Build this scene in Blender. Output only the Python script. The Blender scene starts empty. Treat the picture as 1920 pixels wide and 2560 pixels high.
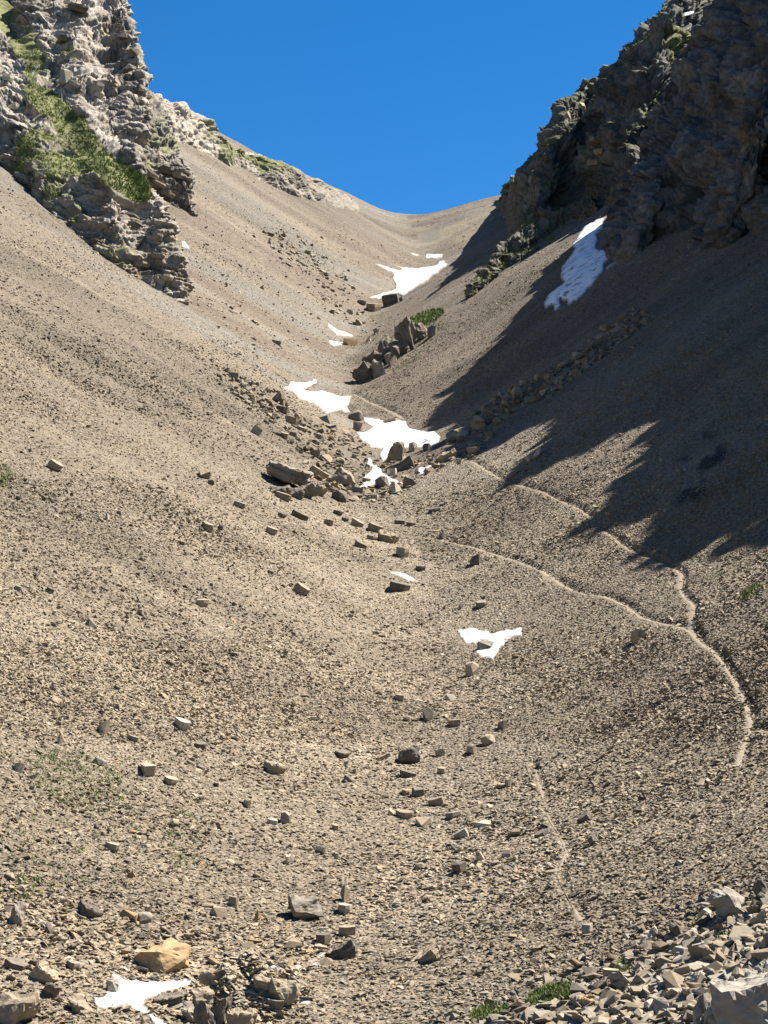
import bpy, bmesh, math, random
import numpy as np
from mathutils import Vector
from mathutils.bvhtree import BVHTree

# ------------------------------------------------------------------ camera, sky, sun, exposure
SC = bpy.context.scene
C = SC.collection
PITCH = math.radians(8.0)
VFOV = math.radians(30.0)
cam_d = bpy.data.cameras.new('camera')
cam_d.sensor_fit = 'VERTICAL'
cam_d.angle = VFOV
cam_d.clip_start = 0.5
cam_d.clip_end = 6000
cam = bpy.data.objects.new('camera', cam_d)
C.objects.link(cam)
cam.location = (0, 0, 0)
cam.rotation_euler = (math.pi / 2 + PITCH, 0, 0)
SC.camera = cam

SUN_EL, SUN_AZ = 57.5, 75.0            # azimuth counted from the view direction towards the right
se, sa = math.radians(SUN_EL), math.radians(SUN_AZ)
SUN = np.array([math.cos(se) * math.sin(sa), math.cos(se) * math.cos(sa), math.sin(se)])
world = bpy.data.worlds.new('World')
SC.world = world
world.use_nodes = True
wn = world.node_tree.nodes
sky = wn.new('ShaderNodeTexSky')
sky.sky_type = 'NISHITA'
sky.sun_disc = False
sky.sun_elevation = se
sky.sun_rotation = sa
sky.altitude = 2600
sky.air_density = 1.0
sky.dust_density = 0.0
sky.ozone_density = 3.0
bg = wn['Background']
bg.inputs['Strength'].default_value = 0.05
hs = wn.new('ShaderNodeHueSaturation')
hs.inputs['Saturation'].default_value = 1.35
world.node_tree.links.new(sky.outputs[0], hs.inputs['Color'])
world.node_tree.links.new(hs.outputs[0], bg.inputs['Color'])

sun_d = bpy.data.lights.new('sun', 'SUN')
sun_d.energy = 5.0
sun_d.angle = math.radians(0.35)
sun_d.color = (1.0, 0.95, 0.88)
sun = bpy.data.objects.new('sun', sun_d)
C.objects.link(sun)
sun.rotation_euler = Vector(SUN).to_track_quat('Z', 'Y').to_euler()

SC.view_settings.view_transform = 'Standard'
SC.view_settings.look = 'None'
SC.view_settings.exposure = 1.80
SC.view_settings.gamma = 1.0
SC.cycles.max_bounces = 4
SC.cycles.diffuse_bounces = 1

ALB = 0.335            # weathered shale and limestone are darker than they look in this sun
rng = np.random.default_rng(7)
random.seed(7)

# ------------------------------------------------------------------ helpers: camera geometry (photo pixels, 1920 x 2560)
FPX = 1280 / math.tan(VFOV / 2)
CP, SP = math.cos(PITCH), math.sin(PITCH)

def ray(u, v):
    u = np.asarray(u, float); v = np.asarray(v, float)
    r = (u - 960) / FPX; w = (1280 - v) / FPX
    return np.stack([r, CP - SP * w, SP + CP * w], -1)

def P(u, v, Y):
    d = ray(u, v)
    return d * (np.asarray(Y, float) / d[..., 1])[..., None]

def proj(p):
    p = np.asarray(p, float)
    dep = p[..., 1] * CP + p[..., 2] * SP
    up = -p[..., 1] * SP + p[..., 2] * CP
    return 960 + FPX * p[..., 0] / dep, 1280 - FPX * up / dep

# ------------------------------------------------------------------ helpers: noise
M32 = np.uint32(0xFFFFFFFF)
def _h(x, y, z, s=0):
    x = x.astype(np.int64).astype(np.uint32); y = y.astype(np.int64).astype(np.uint32); z = z.astype(np.int64).astype(np.uint32)
    h = x * np.uint32(374761393) + y * np.uint32(668265263) + z * np.uint32(2147483647) + np.uint32((s * 1274126177) & 0xFFFFFFFF)
    h = (h ^ (h >> np.uint32(13))) * np.uint32(1274126177)
    h = (h ^ (h >> np.uint32(16))) * np.uint32(2246822519)
    h = h ^ (h >> np.uint32(15))
    return h.astype(np.float64) / 4294967295.0

def hash3(x, y=None, z=None, s=0):
    x = np.asarray(x, float)
    y = np.zeros_like(x) if y is None else np.asarray(y, float) + np.zeros_like(x)
    z = np.zeros_like(x) if z is None else np.asarray(z, float) + np.zeros_like(x)
    with np.errstate(over='ignore'):
        return _h(np.floor(x), np.floor(y), np.floor(z), s)

def vnoise(x, y, z, s=0):
    with np.errstate(over='ignore'):
        xi, yi, zi = np.floor(x), np.floor(y), np.floor(z)
        fx, fy, fz = x - xi, y - yi, z - zi
        fx = fx * fx * (3 - 2 * fx); fy = fy * fy * (3 - 2 * fy); fz = fz * fz * (3 - 2 * fz)
        r = 0
        for a in (0, 1):
            for b in (0, 1):
                for c in (0, 1):
                    w = (fx if a else 1 - fx) * (fy if b else 1 - fy) * (fz if c else 1 - fz)
                    r = r + w * _h(xi + a, yi + b, zi + c, s)
        return r * 2 - 1

def vnoise2(x, y, s=0):
    with np.errstate(over='ignore'):
        xi, yi = np.floor(x), np.floor(y)
        fx, fy = x - xi, y - yi
        fx = fx * fx * (3 - 2 * fx); fy = fy * fy * (3 - 2 * fy)
        zz = np.zeros_like(xi)
        r = 0
        for a in (0, 1):
            for b in (0, 1):
                r = r + (fx if a else 1 - fx) * (fy if b else 1 - fy) * _h(xi + a, yi + b, zz, s)
        return r * 2 - 1

def fbm(x, y, z, o=4, s=0, g=0.5):
    r = 0; a = 1.0
    for k in range(o):
        r = r + a * vnoise(x * 2 ** k, y * 2 ** k, z * 2 ** k, s + k); a *= g
    return r

def fbm2(x, y, o=4, s=0, g=0.5):
    r = 0; a = 1.0
    for k in range(o):
        r = r + a * vnoise2(x * 2 ** k + 17.3 * k, y * 2 ** k + 5.1 * k, s + k); a *= g
    return r

def sstep(a, b, x):
    t = np.clip((x - a) / (b - a), 0, 1)
    return t * t * (3 - 2 * t)

def line_dist(pl, u, v):
    d = np.full(np.shape(u), 1e9)
    for (x0, y0), (x1, y1) in zip(pl[:-1], pl[1:]):
        ex, ey = x1 - x0, y1 - y0
        t = np.clip(((u - x0) * ex + (v - y0) * ey) / (ex * ex + ey * ey), 0, 1)
        d = np.minimum(d, np.hypot(u - x0 - t * ex, v - y0 - t * ey))
    return d

def inside(poly, u, v):
    poly = np.asarray(poly, float); r = np.zeros(np.shape(u), bool)
    x0, y0 = poly[-1]
    for x1, y1 in poly:
        c = ((y1 > v) != (y0 > v)) & (u < (x0 - x1) * (v - y1) / ((y0 - y1) if y0 != y1 else 1e-9) + x1)
        r ^= c; x0, y0 = x1, y1
    return r

def soft_in(poly, u, v, w):
    d = line_dist(list(poly) + [poly[0]], u, v)
    return sstep(-w, w, np.where(inside(poly, u, v), d, -d))

def mixc(c, t, q):
    return c * (1 - t[..., None]) + np.asarray(q) * t[..., None]

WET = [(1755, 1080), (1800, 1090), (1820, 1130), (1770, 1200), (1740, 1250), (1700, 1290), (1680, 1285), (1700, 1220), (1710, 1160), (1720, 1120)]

# ------------------------------------------------------------------ helpers: objects and materials
def mesh_obj(name, verts, faces, mat=None, parent=None, smooth=False, link=True):
    me = bpy.data.meshes.new(name)
    verts = np.asarray(verts, np.float32)
    if isinstance(faces, np.ndarray):
        n, k = faces.shape
        me.vertices.add(len(verts)); me.vertices.foreach_set('co', verts.ravel())
        me.loops.add(n * k); me.loops.foreach_set('vertex_index', faces.astype(np.int32).ravel())
        me.polygons.add(n); me.polygons.foreach_set('loop_start', np.arange(0, n * k, k, dtype=np.int32))
        me.update(calc_edges=True)
    else:
        me.from_pydata([tuple(v) for v in verts], [], faces); me.update()
    if smooth:
        me.polygons.foreach_set('use_smooth', np.ones(len(me.polygons), bool))
    if mat: me.materials.append(mat)
    o = bpy.data.objects.new(name, me)
    if link: C.objects.link(o)
    if parent is not None: o.parent = parent
    return o

def set_attr(o, name, vals, kind='FLOAT'):
    a = o.data.attributes.new(name, 'FLOAT_COLOR' if kind == 'COLOR' else 'FLOAT', 'POINT')
    if kind == 'COLOR':
        v = np.ones((len(vals), 4), np.float32); v[:, :3] = np.asarray(vals) * ALB
        a.data.foreach_set('color', v.ravel())
    else:
        a.data.foreach_set('value', np.asarray(vals, np.float32))

def tag(o, label=None, cat=None, group=None, kind=None):
    if label: o['label'] = label
    if cat: o['category'] = cat
    if group: o['group'] = group
    if kind: o['kind'] = kind
    return o

def grid_faces(nr, nc):
    i = np.arange(nr * nc).reshape(nr, nc)
    return np.stack([i[:-1, :-1], i[:-1, 1:], i[1:, 1:], i[1:, :-1]], -1).reshape(-1, 4)

def material(name, rough=0.92, spec=0.2):
    m = bpy.data.materials.new(name); m.use_nodes = True
    nt = m.node_tree; b = nt.nodes['Principled BSDF']
    b.inputs['Roughness'].default_value = rough
    b.inputs['Specular IOR Level'].default_value = spec
    return m, nt, b

def N(nt, typ, **kw):
    n = nt.nodes.new(typ)
    for k, v in kw.items():
        if k in n.inputs: n.inputs[k].default_value = v
        else: setattr(n, k, v)
    return n

def ramp(nt, stops, interp='LINEAR'):
    r = nt.nodes.new('ShaderNodeValToRGB'); cr = r.color_ramp; cr.interpolation = interp
    while len(cr.elements) < len(stops): cr.elements.new(0.5)
    for e, (p, c) in zip(cr.elements, stops):
        e.position = p; e.color = (*c, 1)
    return r

def attr_rock_material(name, nscale=0.9, lo=0.72, hi=1.25, bump=0.5, bdist=0.25, rough=0.93, bscale=1.6):
    """colour from the mesh's own colour attribute, times fine mineral grain, with fine relief"""
    m, nt, b = material(name, rough)
    L = nt.links.new
    at = N(nt, 'ShaderNodeAttribute', attribute_name='rock_col')
    tc = N(nt, 'ShaderNodeTexCoord')
    n1 = N(nt, 'ShaderNodeTexNoise', Scale=nscale, Detail=8.0, Roughness=0.65)
    L(tc.outputs['Object'], n1.inputs['Vector'])
    mr = N(nt, 'ShaderNodeMapRange'); mr.inputs['From Min'].default_value = 0.3; mr.inputs['From Max'].default_value = 0.7
    mr.inputs['To Min'].default_value = lo; mr.inputs['To Max'].default_value = hi
    L(n1.outputs['Fac'], mr.inputs['Value'])
    mx = N(nt, 'ShaderNodeMix', data_type='RGBA', blend_type='MULTIPLY'); mx.inputs['Factor'].default_value = 1
    L(at.outputs['Color'], mx.inputs['A']); L(mr.outputs['Result'], mx.inputs['B'])
    L(mx.outputs['Result'], b.inputs['Base Color'])
    n2 = N(nt, 'ShaderNodeTexNoise', Scale=bscale, Detail=6.0, Roughness=0.7)
    L(tc.outputs['Object'], n2.inputs['Vector'])
    bp = N(nt, 'ShaderNodeBump', Strength=bump, Distance=bdist)
    L(n2.outputs['Fac'], bp.inputs['Height']); L(bp.outputs['Normal'], b.inputs['Normal'])
    return m

# ------------------------------------------------------------------ the valley: one height function for the ground
TH = np.array([  # valley line, photo pixel and distance
    (640, 2640, 85), (750, 2525, 96), (900, 2260, 113), (1050, 2000, 132), (1130, 1640, 170), (1040, 1350, 215), (940, 1200, 255),
    (985, 1100, 300), (880, 1010, 345), (862, 875, 420), (965, 742, 510), (1075, 655, 600), (1012, 530, 760)], float)
_tp = P(TH[:, 0], TH[:, 1], TH[:, 2])
_ty = np.concatenate([[-400, 0, 50], TH[:, 2], [860, 1000, 1500]])
_tx = np.concatenate([[-60, -30, -17], _tp[:, 0], [8, 10, 20]])
_tz = np.concatenate([[-150, -42, -24], _tp[:, 2], [_tp[-1, 2] - 14, _tp[-1, 2] - 60, _tp[-1, 2] - 250]])
_yy = np.arange(-400, 1500, 1.0)
def _smooth(v, w):
    k = np.exp(-0.5 * (np.arange(-3 * w, 3 * w + 1) / w) ** 2); k /= k.sum()
    return np.convolve(np.pad(v, 3 * w, mode='edge'), k, 'valid')
_xs = _smooth(np.interp(_yy, _ty, _tx), 10)
_zs = _smooth(np.interp(_yy, _ty, _tz), 8)
_YK = [-400, 60, 130, 200, 300, 420, 520, 600, 680, 730, 770, 1500]
_KL = [.40, .46, .58, .64, .66, .66, .66, .64, .58, .50, .42, .3]
_KR = [.40, .48, .55, .60, .66, .68, .66, .58, .42, .26, .20, .2]
_W = [20, 15, 13, 10, 6, 5, 5, 6, 7, 8, 8, 10]
_LL = [400, 400, 400, 400, 300, 170, 100, 82, 72, 45, 40, 40]
_LR = [400, 400, 400, 400, 300, 130, 70, 56, 52, 60, 70, 70]

def H(x, y, detail=True):
    x = np.asarray(x, float); y = np.asarray(y, float)
    xt = np.interp(y, _yy, _xs); zt = np.interp(y, _yy, _zs)
    l = x - xt
    w = np.interp(y, _YK, _W)
    left = l < 0
    k = np.where(left, np.interp(y, _YK, _KL), np.interp(y, _YK, _KR))
    Lm = np.where(left, np.interp(y, _YK, _LL), np.interp(y, _YK, _LR))
    al = np.abs(l)
    over = np.maximum(0, al - Lm)
    le = al - over - 0.8 * over
    z = zt + k * (np.sqrt(np.maximum(le, 0) ** 2 + w * w) - w) + np.minimum(le, 0) * k
    if detail:
        side = sstep(4, 25, al)
        far = sstep(60, 250, y)
        # gullies and ribs that run down the fall line, long swells
        z = z + side * (0.35 + 0.9 * far) * fbm2(y * 0.055 - l * 0.012, al * 0.012 + np.where(left, 0, 40), 3, 11)
        z = z + 0.5 * fbm2(x * 0.045, y * 0.045, 3, 21) * (0.5 + far)
        z = z + 0.10 * fbm2(x * 0.5, y * 0.5, 3, 31)
    # the low mound with a steep left side by the bottom snow patch
    dxm = x + 6.6; dym = y - 95.5
    dm = np.sqrt((dxm / np.where(dxm < 0, 2.0, 3.6)) ** 2 + (dym / 3.4) ** 2)
    z = z + 1.5 * (1 - sstep(0.45, 1.15, dm)) * (1 + .25 * np.sin(dxm * 3 + dym))
    # the rib the photographer stands on, below the frame
    r = np.sqrt(x * x + y * y)
    z = np.maximum(z, -1.7 - 0.30 * r)
    return z

# ------------------------------------------------------------------ ground sheet
def axis_u():
    a = np.linspace(-0.26, 0.26, 620)
    b = 0.26 + np.cumsum(np.geomspace(0.002, 0.25, 34))
    return np.concatenate([-b[::-1], a, b])
gu = axis_u()
gy = np.concatenate([np.linspace(-300, 30, 30), np.linspace(33, 48, 10), np.geomspace(50, 820, 880), np.geomspace(826, 1480, 30)])
UU, YY = np.meshgrid(gu, gy)
XX = UU * np.maximum(YY, 40)
ZZ = H(XX, YY)

_r0 = int(np.searchsorted(gy, 44))
_gyn = gy[_r0:gy.searchsorted(815)]
def _q():
    return np.maximum.accumulate((ZZ / np.maximum(YY, 1))[_r0:_r0 + len(_gyn)], axis=0)
Q = _q()
def hit(u, v):
    """where the sight line through photo pixel(s) meets the ground"""
    u = np.atleast_1d(np.asarray(u, float)); v = np.atleast_1d(np.asarray(v, float))
    d = ray(u, v); dx = d[:, 0] / d[:, 1]; dz = d[:, 2] / d[:, 1]
    ci = np.clip(np.searchsorted(gu, dx) - 1, 0, len(gu) - 2); f = np.clip((dx - gu[ci]) / (gu[ci + 1] - gu[ci]), 0, 1)
    Y = np.zeros(len(u))
    for n in range(len(u)):
        col = Q[:, ci[n]] * (1 - f[n]) + Q[:, ci[n] + 1] * f[n]
        k = int(np.searchsorted(col, dz[n])); k = min(max(k, 1), len(col) - 1)
        t = (dz[n] - col[k - 1]) / max(col[k] - col[k - 1], 1e-9)
        Y[n] = _gyn[k - 1] + (_gyn[k] - _gyn[k - 1]) * min(max(t, 0), 1)
    x = dx * Y
    return np.stack([x, Y, gz(x, Y)], -1)

def gz(x, y):
    """height of the finished ground sheet"""
    x = np.asarray(x, float); y = np.asarray(y, float)
    r = np.clip(np.searchsorted(gy, y) - 1, 0, len(gy) - 2); fr = (y - gy[r]) / (gy[r + 1] - gy[r])
    uu = x / np.maximum(y, 40)
    c = np.clip(np.searchsorted(gu, uu) - 1, 0, len(gu) - 2); fc = (uu - gu[c]) / (gu[c + 1] - gu[c])
    return (ZZ[r, c] * (1 - fc) + ZZ[r, c + 1] * fc) * (1 - fr) + (ZZ[r + 1, c] * (1 - fc) + ZZ[r + 1, c + 1] * fc) * fr

def gnormal(x, y, e=1.5):
    a = (gz(x + e, y) - gz(x - e, y)) / (2 * e); b = (gz(x, y + e) - gz(x, y - e)) / (2 * e)
    n = np.stack([-a, -b, np.ones_like(np.asarray(a))], -1)
    return n / np.linalg.norm(n, axis=-1, keepdims=True)

# trodden paths: photo pixels of their centre lines
PATHS = [
 ('upper', 0.40, [(1140, 1142), (1184, 1154), (1214, 1174), (1248, 1196), (1288, 1211), (1332, 1221), (1377, 1241), (1421, 1258), (1456, 1278), (1490, 1310), (1525, 1337), (1560, 1365), (1600, 1388), (1640, 1400), (1663, 1419), (1700, 1426), (1705, 1448), (1693, 1473), (1713, 1498), (1740, 1510), (1722, 1537), (1718, 1556), (1735, 1580), (1752, 1602)]),
 ('main', 0.40, [(1040, 1338), (1100, 1347), (1159, 1362), (1223, 1379), (1288, 1399), (1337, 1419), (1386, 1448), (1446, 1483), (1510, 1488), (1569, 1515), (1619, 1550), (1658, 1562), (1708, 1562), (1742, 1597), (1782, 1626), (1816, 1671), (1836, 1700), (1858, 1750), (1872, 1785), (1874, 1815), (1860, 1848), (1850, 1890), (1838, 1930)]),
 ('spur', 0.4, [(1872, 1822), (1900, 1824), (1960, 1830), (2040, 1850)]),
 ('gully', 0.55, [(880, 980), (900, 992), (926, 1006), (952, 1016), (988, 1034), (1012, 1048)]),
 ('lower', 0.27, [(1330, 1900), (1345, 1950), (1362, 2010), (1372, 2045), (1398, 2085), (1420, 2128), (1398, 2165), (1386, 2190), (1415, 2235), (1440, 2275), (1452, 2310)]),
]
PATH_PTS = []
for nm, hw, pl in PATHS:
    a = hit([q[0] for q in pl], [q[1] for q in pl])
    k = np.concatenate([[0], np.cumsum(np.linalg.norm(np.diff(a[:, :2], axis=0), axis=1))])
    t = np.arange(0, k[-1], 0.45)
    PATH_PTS.append((nm, hw, np.stack([_smooth(np.interp(t, k, a[:, i]), 3) for i in (0, 1)], -1)))
for nm, hw, q in PATH_PTS:                      # the tread is a bench cut into the slope
    zc = _smooth(H(q[:, 0], q[:, 1]), 3)
    for (x, y), zq in zip(q, zc):
        r0, r1 = np.searchsorted(gy, y - 1.3), np.searchsorted(gy, y + 1.3)
        c0, c1 = np.searchsorted(gu, (x - 1.3) / y), np.searchsorted(gu, (x + 1.3) / y)
        sl = (slice(r0, r1), slice(c0, c1))
        d = np.hypot(XX[sl] - x, YY[sl] - y)
        w = 1 - sstep(hw * 0.9, hw * 0.9 + 0.45, d)
        ZZ[sl] = ZZ[sl] * (1 - w) + np.minimum(ZZ[sl], zq - 0.02) * w
Q = _q()


def slope_tone(x, y):
    l = x - np.interp(y, _yy, _xs)
    st = fbm2(y * 0.07 - l * 0.02, np.abs(l) * 0.012 + np.where(l < 0, 0, 33), 4, 61)
    ch = fbm2(y * 0.22 - l * 0.06, np.abs(l) * 0.02 + np.where(l < 0, 7, 45), 3, 67)
    n = fbm2(x * 0.03, y * 0.03, 4, 51)
    return 1 + .14 * n + .17 * st + .13 * ch

def scree_colour(x, y, z):
    """real colour of the debris: tan shale with greyer and yellower streaks that follow the fall line"""
    xt = np.interp(y, _yy, _xs); l = x - xt
    n = fbm2(x * 0.03, y * 0.03, 4, 51)
    st = fbm2(y * 0.07 - l * 0.02, np.abs(l) * 0.012 + np.where(l < 0, 0, 33), 4, 61)
    base = np.array([0.40, 0.325, 0.23])
    grey = np.array([0.335, 0.30, 0.25]); pink = np.array([0.36, 0.285, 0.21]); yel = np.array([0.47, 0.39, 0.265])
    c = base + 0 * x[..., None]
    def mix(c, t, q): return c * (1 - t[..., None]) + q * t[..., None]
    far = sstep(190, 330, y)
    c = mix(c, 0.75 * far * sstep(-0.1, 0.7, st), grey)
    c = mix(c, 0.7 * far * sstep(0.1, 0.8, -st), pink)
    c = mix(c, 0.8 * sstep(520, 640, y) * sstep(-0.2, 0.6, n), yel)
    u, v = proj(np.stack([x, np.maximum(y, 40), z], -1))
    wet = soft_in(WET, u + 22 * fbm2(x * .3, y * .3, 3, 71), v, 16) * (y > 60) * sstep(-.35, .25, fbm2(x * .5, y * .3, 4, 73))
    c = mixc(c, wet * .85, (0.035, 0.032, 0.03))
    return c * slope_tone(x, y)[..., None]

V = np.stack([XX, YY, ZZ], -1).reshape(-1, 3)
M_ground = attr_rock_material('scree ground', nscale=1.8, lo=0.72, hi=1.2, bump=0.5, bdist=0.2, bscale=2.2)
def gravel_cells(m):
    nt = m.node_tree; L = nt.links.new; b = nt.nodes['Principled BSDF']
    src = b.inputs['Base Color'].links[0].from_socket; nsrc = b.inputs['Normal'].links[0].from_node
    tc = N(nt, 'ShaderNodeTexCoord')
    vo = N(nt, 'ShaderNodeTexVoronoi', Scale=4.2); L(tc.outputs['Object'], vo.inputs['Vector'])
    sp = N(nt, 'ShaderNodeSeparateColor'); L(vo.outputs['Color'], sp.inputs['Color'])
    mr = N(nt, 'ShaderNodeMapRange'); mr.inputs['To Min'].default_value = .62; mr.inputs['To Max'].default_value = 1.42; L(sp.outputs[0], mr.inputs['Value'])
    mx = N(nt, 'ShaderNodeMix', data_type='RGBA', blend_type='MULTIPLY'); mx.inputs['Factor'].default_value = 1
    L(src, mx.inputs['A']); L(mr.outputs['Result'], mx.inputs['B']); L(mx.outputs['Result'], b.inputs['Base Color'])
    b2 = N(nt, 'ShaderNodeBump', Strength=0.9, Distance=0.22); b2.invert = True
    L(vo.outputs['Distance'], b2.inputs['Height']); L(nsrc.outputs['Normal'], b2.inputs['Normal']); L(b2.outputs['Normal'], b.inputs['Normal'])
gravel_cells(M_ground)
ground = mesh_obj('scree_ground', V, grid_faces(len(gy), len(gu)), M_ground, smooth=True)
set_attr(ground, 'rock_col', scree_colour(XX, YY, ZZ).reshape(-1, 3), 'COLOR')
tag(ground, 'tan shale scree slopes of the steep valley', None, None, 'structure')

# ------------------------------------------------------------------ cliffs
def catmull(ctrl, n):
    """ctrl (k, ...) -> (n, ...) smooth through the control rows"""
    k = len(ctrl); t = np.linspace(0, k - 1, n); i = np.minimum(t.astype(int), k - 2); f = t - i
    sh = (-1,) + (1,) * (ctrl.ndim - 1); f = f.reshape(sh)
    p0 = ctrl[np.maximum(i - 1, 0)]; p1 = ctrl[i]; p2 = ctrl[i + 1]; p3 = ctrl[np.minimum(i + 2, k - 1)]
    return 0.5 * (2 * p1 + (p2 - p0) * f + (2 * p0 - 5 * p1 + 4 * p2 - p3) * f * f + (3 * p1 - p0 - 3 * p2 + p3) * f ** 3)

def surf_normals(G):
    du = np.gradient(G, axis=1); dv = np.gradient(G, axis=0)
    n = np.cross(du, dv); n /= np.linalg.norm(n, axis=-1, keepdims=True) + 1e-9
    return n

def unit(v):
    v = np.asarray(v, float); return v / np.linalg.norm(v)

def blocks(p, bed, thick, width, s, warp=0.35):
    """layer and block numbers of bedded, jointed rock: returns a step height in 0..1, the crack depth, and the layer's own random number"""
    bed = unit(bed); t1 = unit(np.cross(bed, [0.31, 0.9, 0.2])); t2 = np.cross(bed, t1)
    wv = fbm(p[..., 0] * 0.06, p[..., 1] * 0.06, p[..., 2] * 0.06, 3, s) * warp * thick * 2.5
    h = (p @ bed + wv) / thick
    h = h + 0.35 * np.sin(h * 1.7)
    i = np.floor(h); f = h - i
    a = (p @ t1) / width + hash3(i, s=s) * 9 + 0.25 * vnoise(p[..., 0] * .2, p[..., 1] * .2, p[..., 2] * .2, s + 5); j = np.floor(a); fa = a - j
    b = (p @ t2) / width + hash3(i, s=s + 1) * 9; k = np.floor(b); fb = b - k
    q = i * 1.0 + j * 131
    step = hash3(q, k, j, s + 2)
    # every block face leans its own way, so neighbouring faces meet in edges
    step = step + 0.9 * (hash3(q, k, j, s + 6) - .5) * (fa - .5) + 0.9 * (hash3(q, k, j, s + 7) - .5) * (fb - .5) + 0.7 * (hash3(q, k, j, s + 8) - .35) * (f - .5)
    edge = np.minimum(np.minimum(f, 1 - f) * thick, np.minimum(np.minimum(fa, 1 - fa), np.minimum(fb, 1 - fb)) * width)
    return step, edge, hash3(i, s=s + 3)

def crag(p, bed, s, size=14.0, thick=1.3, warp=1.0, a=(2.2, 1.1, .5), b=(.55, .3), jt=1.2):
    """cliff relief: creased ribs and hollows, long sharp bedding ledges, flat joint faces. Returns relief and the layer's random number"""
    bed = unit(bed); t1 = unit(np.cross(bed, [0.31, 0.9, 0.2])); t2 = np.cross(bed, t1)
    wx = fbm(p[..., 0] * .07, p[..., 1] * .07, p[..., 2] * .07, 3, s) * 3.0
    wz = fbm(p[..., 0] * .07 + 9, p[..., 1] * .07, p[..., 2] * .07, 3, s + 1) * 3.0
    x, y, z = p[..., 0] + wx, p[..., 1] + wz, p[..., 2] + wx * .5
    d = 0
    for k, (sc, am) in enumerate(((size, a[0]), (size * .43, a[1]), (size * .17, a[2]), (size * .075, a[2] * .55), (size * .04, a[2] * .3))):
        d = d + am * (0.55 - 2 * np.abs(vnoise(x / sc + .37 * k, y / sc, z / sc * .7, s + 2 + k)))
    h0 = (p @ bed) + warp * (wx * .25 + .8 * vnoise(p[..., 0] * .03, p[..., 1] * .03, p[..., 2] * .03, s + 9))
    aa, bb = p @ t1, p @ t2
    lay = 0
    for k, (th, am) in enumerate(((thick * 2.2, b[0]), (thick, b[0] * .8), (thick * .42, b[1]))):
        h = h0 / th + .3 * np.sin(h0 / th * 1.3); i = np.floor(h); f = h - i
        ln = vnoise(i * 7.31 + .5, aa * (.16 / th ** .5) + i * 3.1, bb * (.16 / th ** .5), s + 20 + k)
        d = d + am * (1.5 * ln + .35 * (f - .5))
        if k == 1: lay = hash3(i, s=s + 30)
    # joints: flat faces set forward or back along straight steps
    st, ed, _ = blocks(p + np.stack([wx, wz, wx], -1) * .25, bed, thick * 4.5, size * .5, s + 40, .3)
    d = d + jt * (st - .5) - .7 * np.exp(-ed / .09)
    return d, lay, st

def loft(name, rows, nv, nu, disp, colour, mat):
    G = np.array(rows, float)
    G = catmull(G, nv)
    G = catmull(G.transpose(1, 0, 2), nu).transpose(1, 0, 2)
    n = surf_normals(G)
    if (n * -G).sum() < 0: n = -n                 # outward is towards the valley
    d, aux = disp(G, n)
    G2 = G + n * d[..., None]
    n2 = surf_normals(G2)
    if (n2 * -G2).sum() < 0: n2 = -n2
    f = grid_faces(nv, nu)
    o = mesh_obj(name, G2.reshape(-1, 3), f, mat)
    set_attr(o, 'rock_col', colour(G2, n2, d, aux).reshape(-1, 3), 'COLOR')
    return o, G2, n2

def rows_from(base, top_rows):
    """base: pixels on the ground; top_rows: (pixel, pixel, metres behind the base point)"""
    b = hit([q[0] for q in base], [q[1] for q in base])
    Yb = b[:, 1]
    rows = []
    lo = b.copy(); lo[:, 2] -= 4; lo[:, 1] -= 1.0
    rows.append(lo); rows.append(b)
    for r in top_rows:
        a = np.array(r, float)
        rows.append(P(a[:, 0], a[:, 1], Yb + a[:, 2]))
    return rows

def mixc(c, t, q):
    return c * (1 - t[..., None]) + np.asarray(q) * t[..., None]

GRASS = np.array([0.36, 0.365, 0.15])
# --- the bedded cliff and grass slope on the left
base = [(-330, 200), (-150, 300), (0, 400), (90, 500), (190, 585), (290, 665), (370, 705), (425, 740), (453, 745)]
def wrapcol(r, du, dd):
    return list(r) + [(r[-1][0] + du, r[-1][1], r[-1][2] + dd)]
R = [
 [(-330, 130, 4.0), (-150, 230, 4.0), (0, 330, 4.0), (90, 420, 5.0), (190, 510, 6.0), (280, 560, 5.0), (350, 560, 4.0), (410, 600, 4.0), (445, 660, 3.0)],
 [(-330, 50, 12.9), (-150, 150, 12.9), (0, 250, 12.9), (90, 340, 13.9), (190, 430, 15.0), (270, 465, 9.6), (330, 478, 8.6), (380, 500, 8.6), (408, 540, 6.4)],
 [(-330, -50, 25.1), (-150, 50, 25.1), (0, 160, 27.4), (90, 245, 29.7), (180, 330, 30.9), (260, 385, 25.1), (310, 420, 20.6), (345, 440, 16.0), (368, 465, 11.4)],
 [(-330, -160, 38.9), (-150, -60, 38.9), (0, 60, 43.7), (80, 150, 46.1), (150, 220, 46.1), (210, 270, 41.3), (270, 310, 34.0), (315, 350, 26.7), (345, 385, 21.9)],
 [(-330, -260, 54.0), (-150, -150, 54.0), (0, -30, 59.1), (70, 40, 59.1), (140, 120, 56.6), (200, 170, 51.4), (270, 220, 43.7), (330, 250, 36.0), (366, 270, 30.9)],
 [(-330, -370, 70.6), (-150, -260, 70.6), (0, -120, 73.3), (70, -30, 67.9), (140, 40, 65.1), (200, 80, 59.7), (270, 110, 51.6), (325, 140, 43.4), (352, 160, 38.0)],
 [(-330, -500, 85.7), (-150, -380, 85.7), (0, -220, 85.7), (70, -120, 80.0), (140, -40, 74.3), (200, 0, 68.6), (260, 20, 60.0), (300, 25, 51.4), (318, 45, 45.7)],
 [(-330, -640, 105.0), (-150, -500, 105.0), (0, -330, 105.0), (70, -230, 99.0), (130, -160, 93.0), (180, -120, 87.0), (230, -110, 78.0), (260, -110, 69.0), (275, -100, 60.0)],
]
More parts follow.
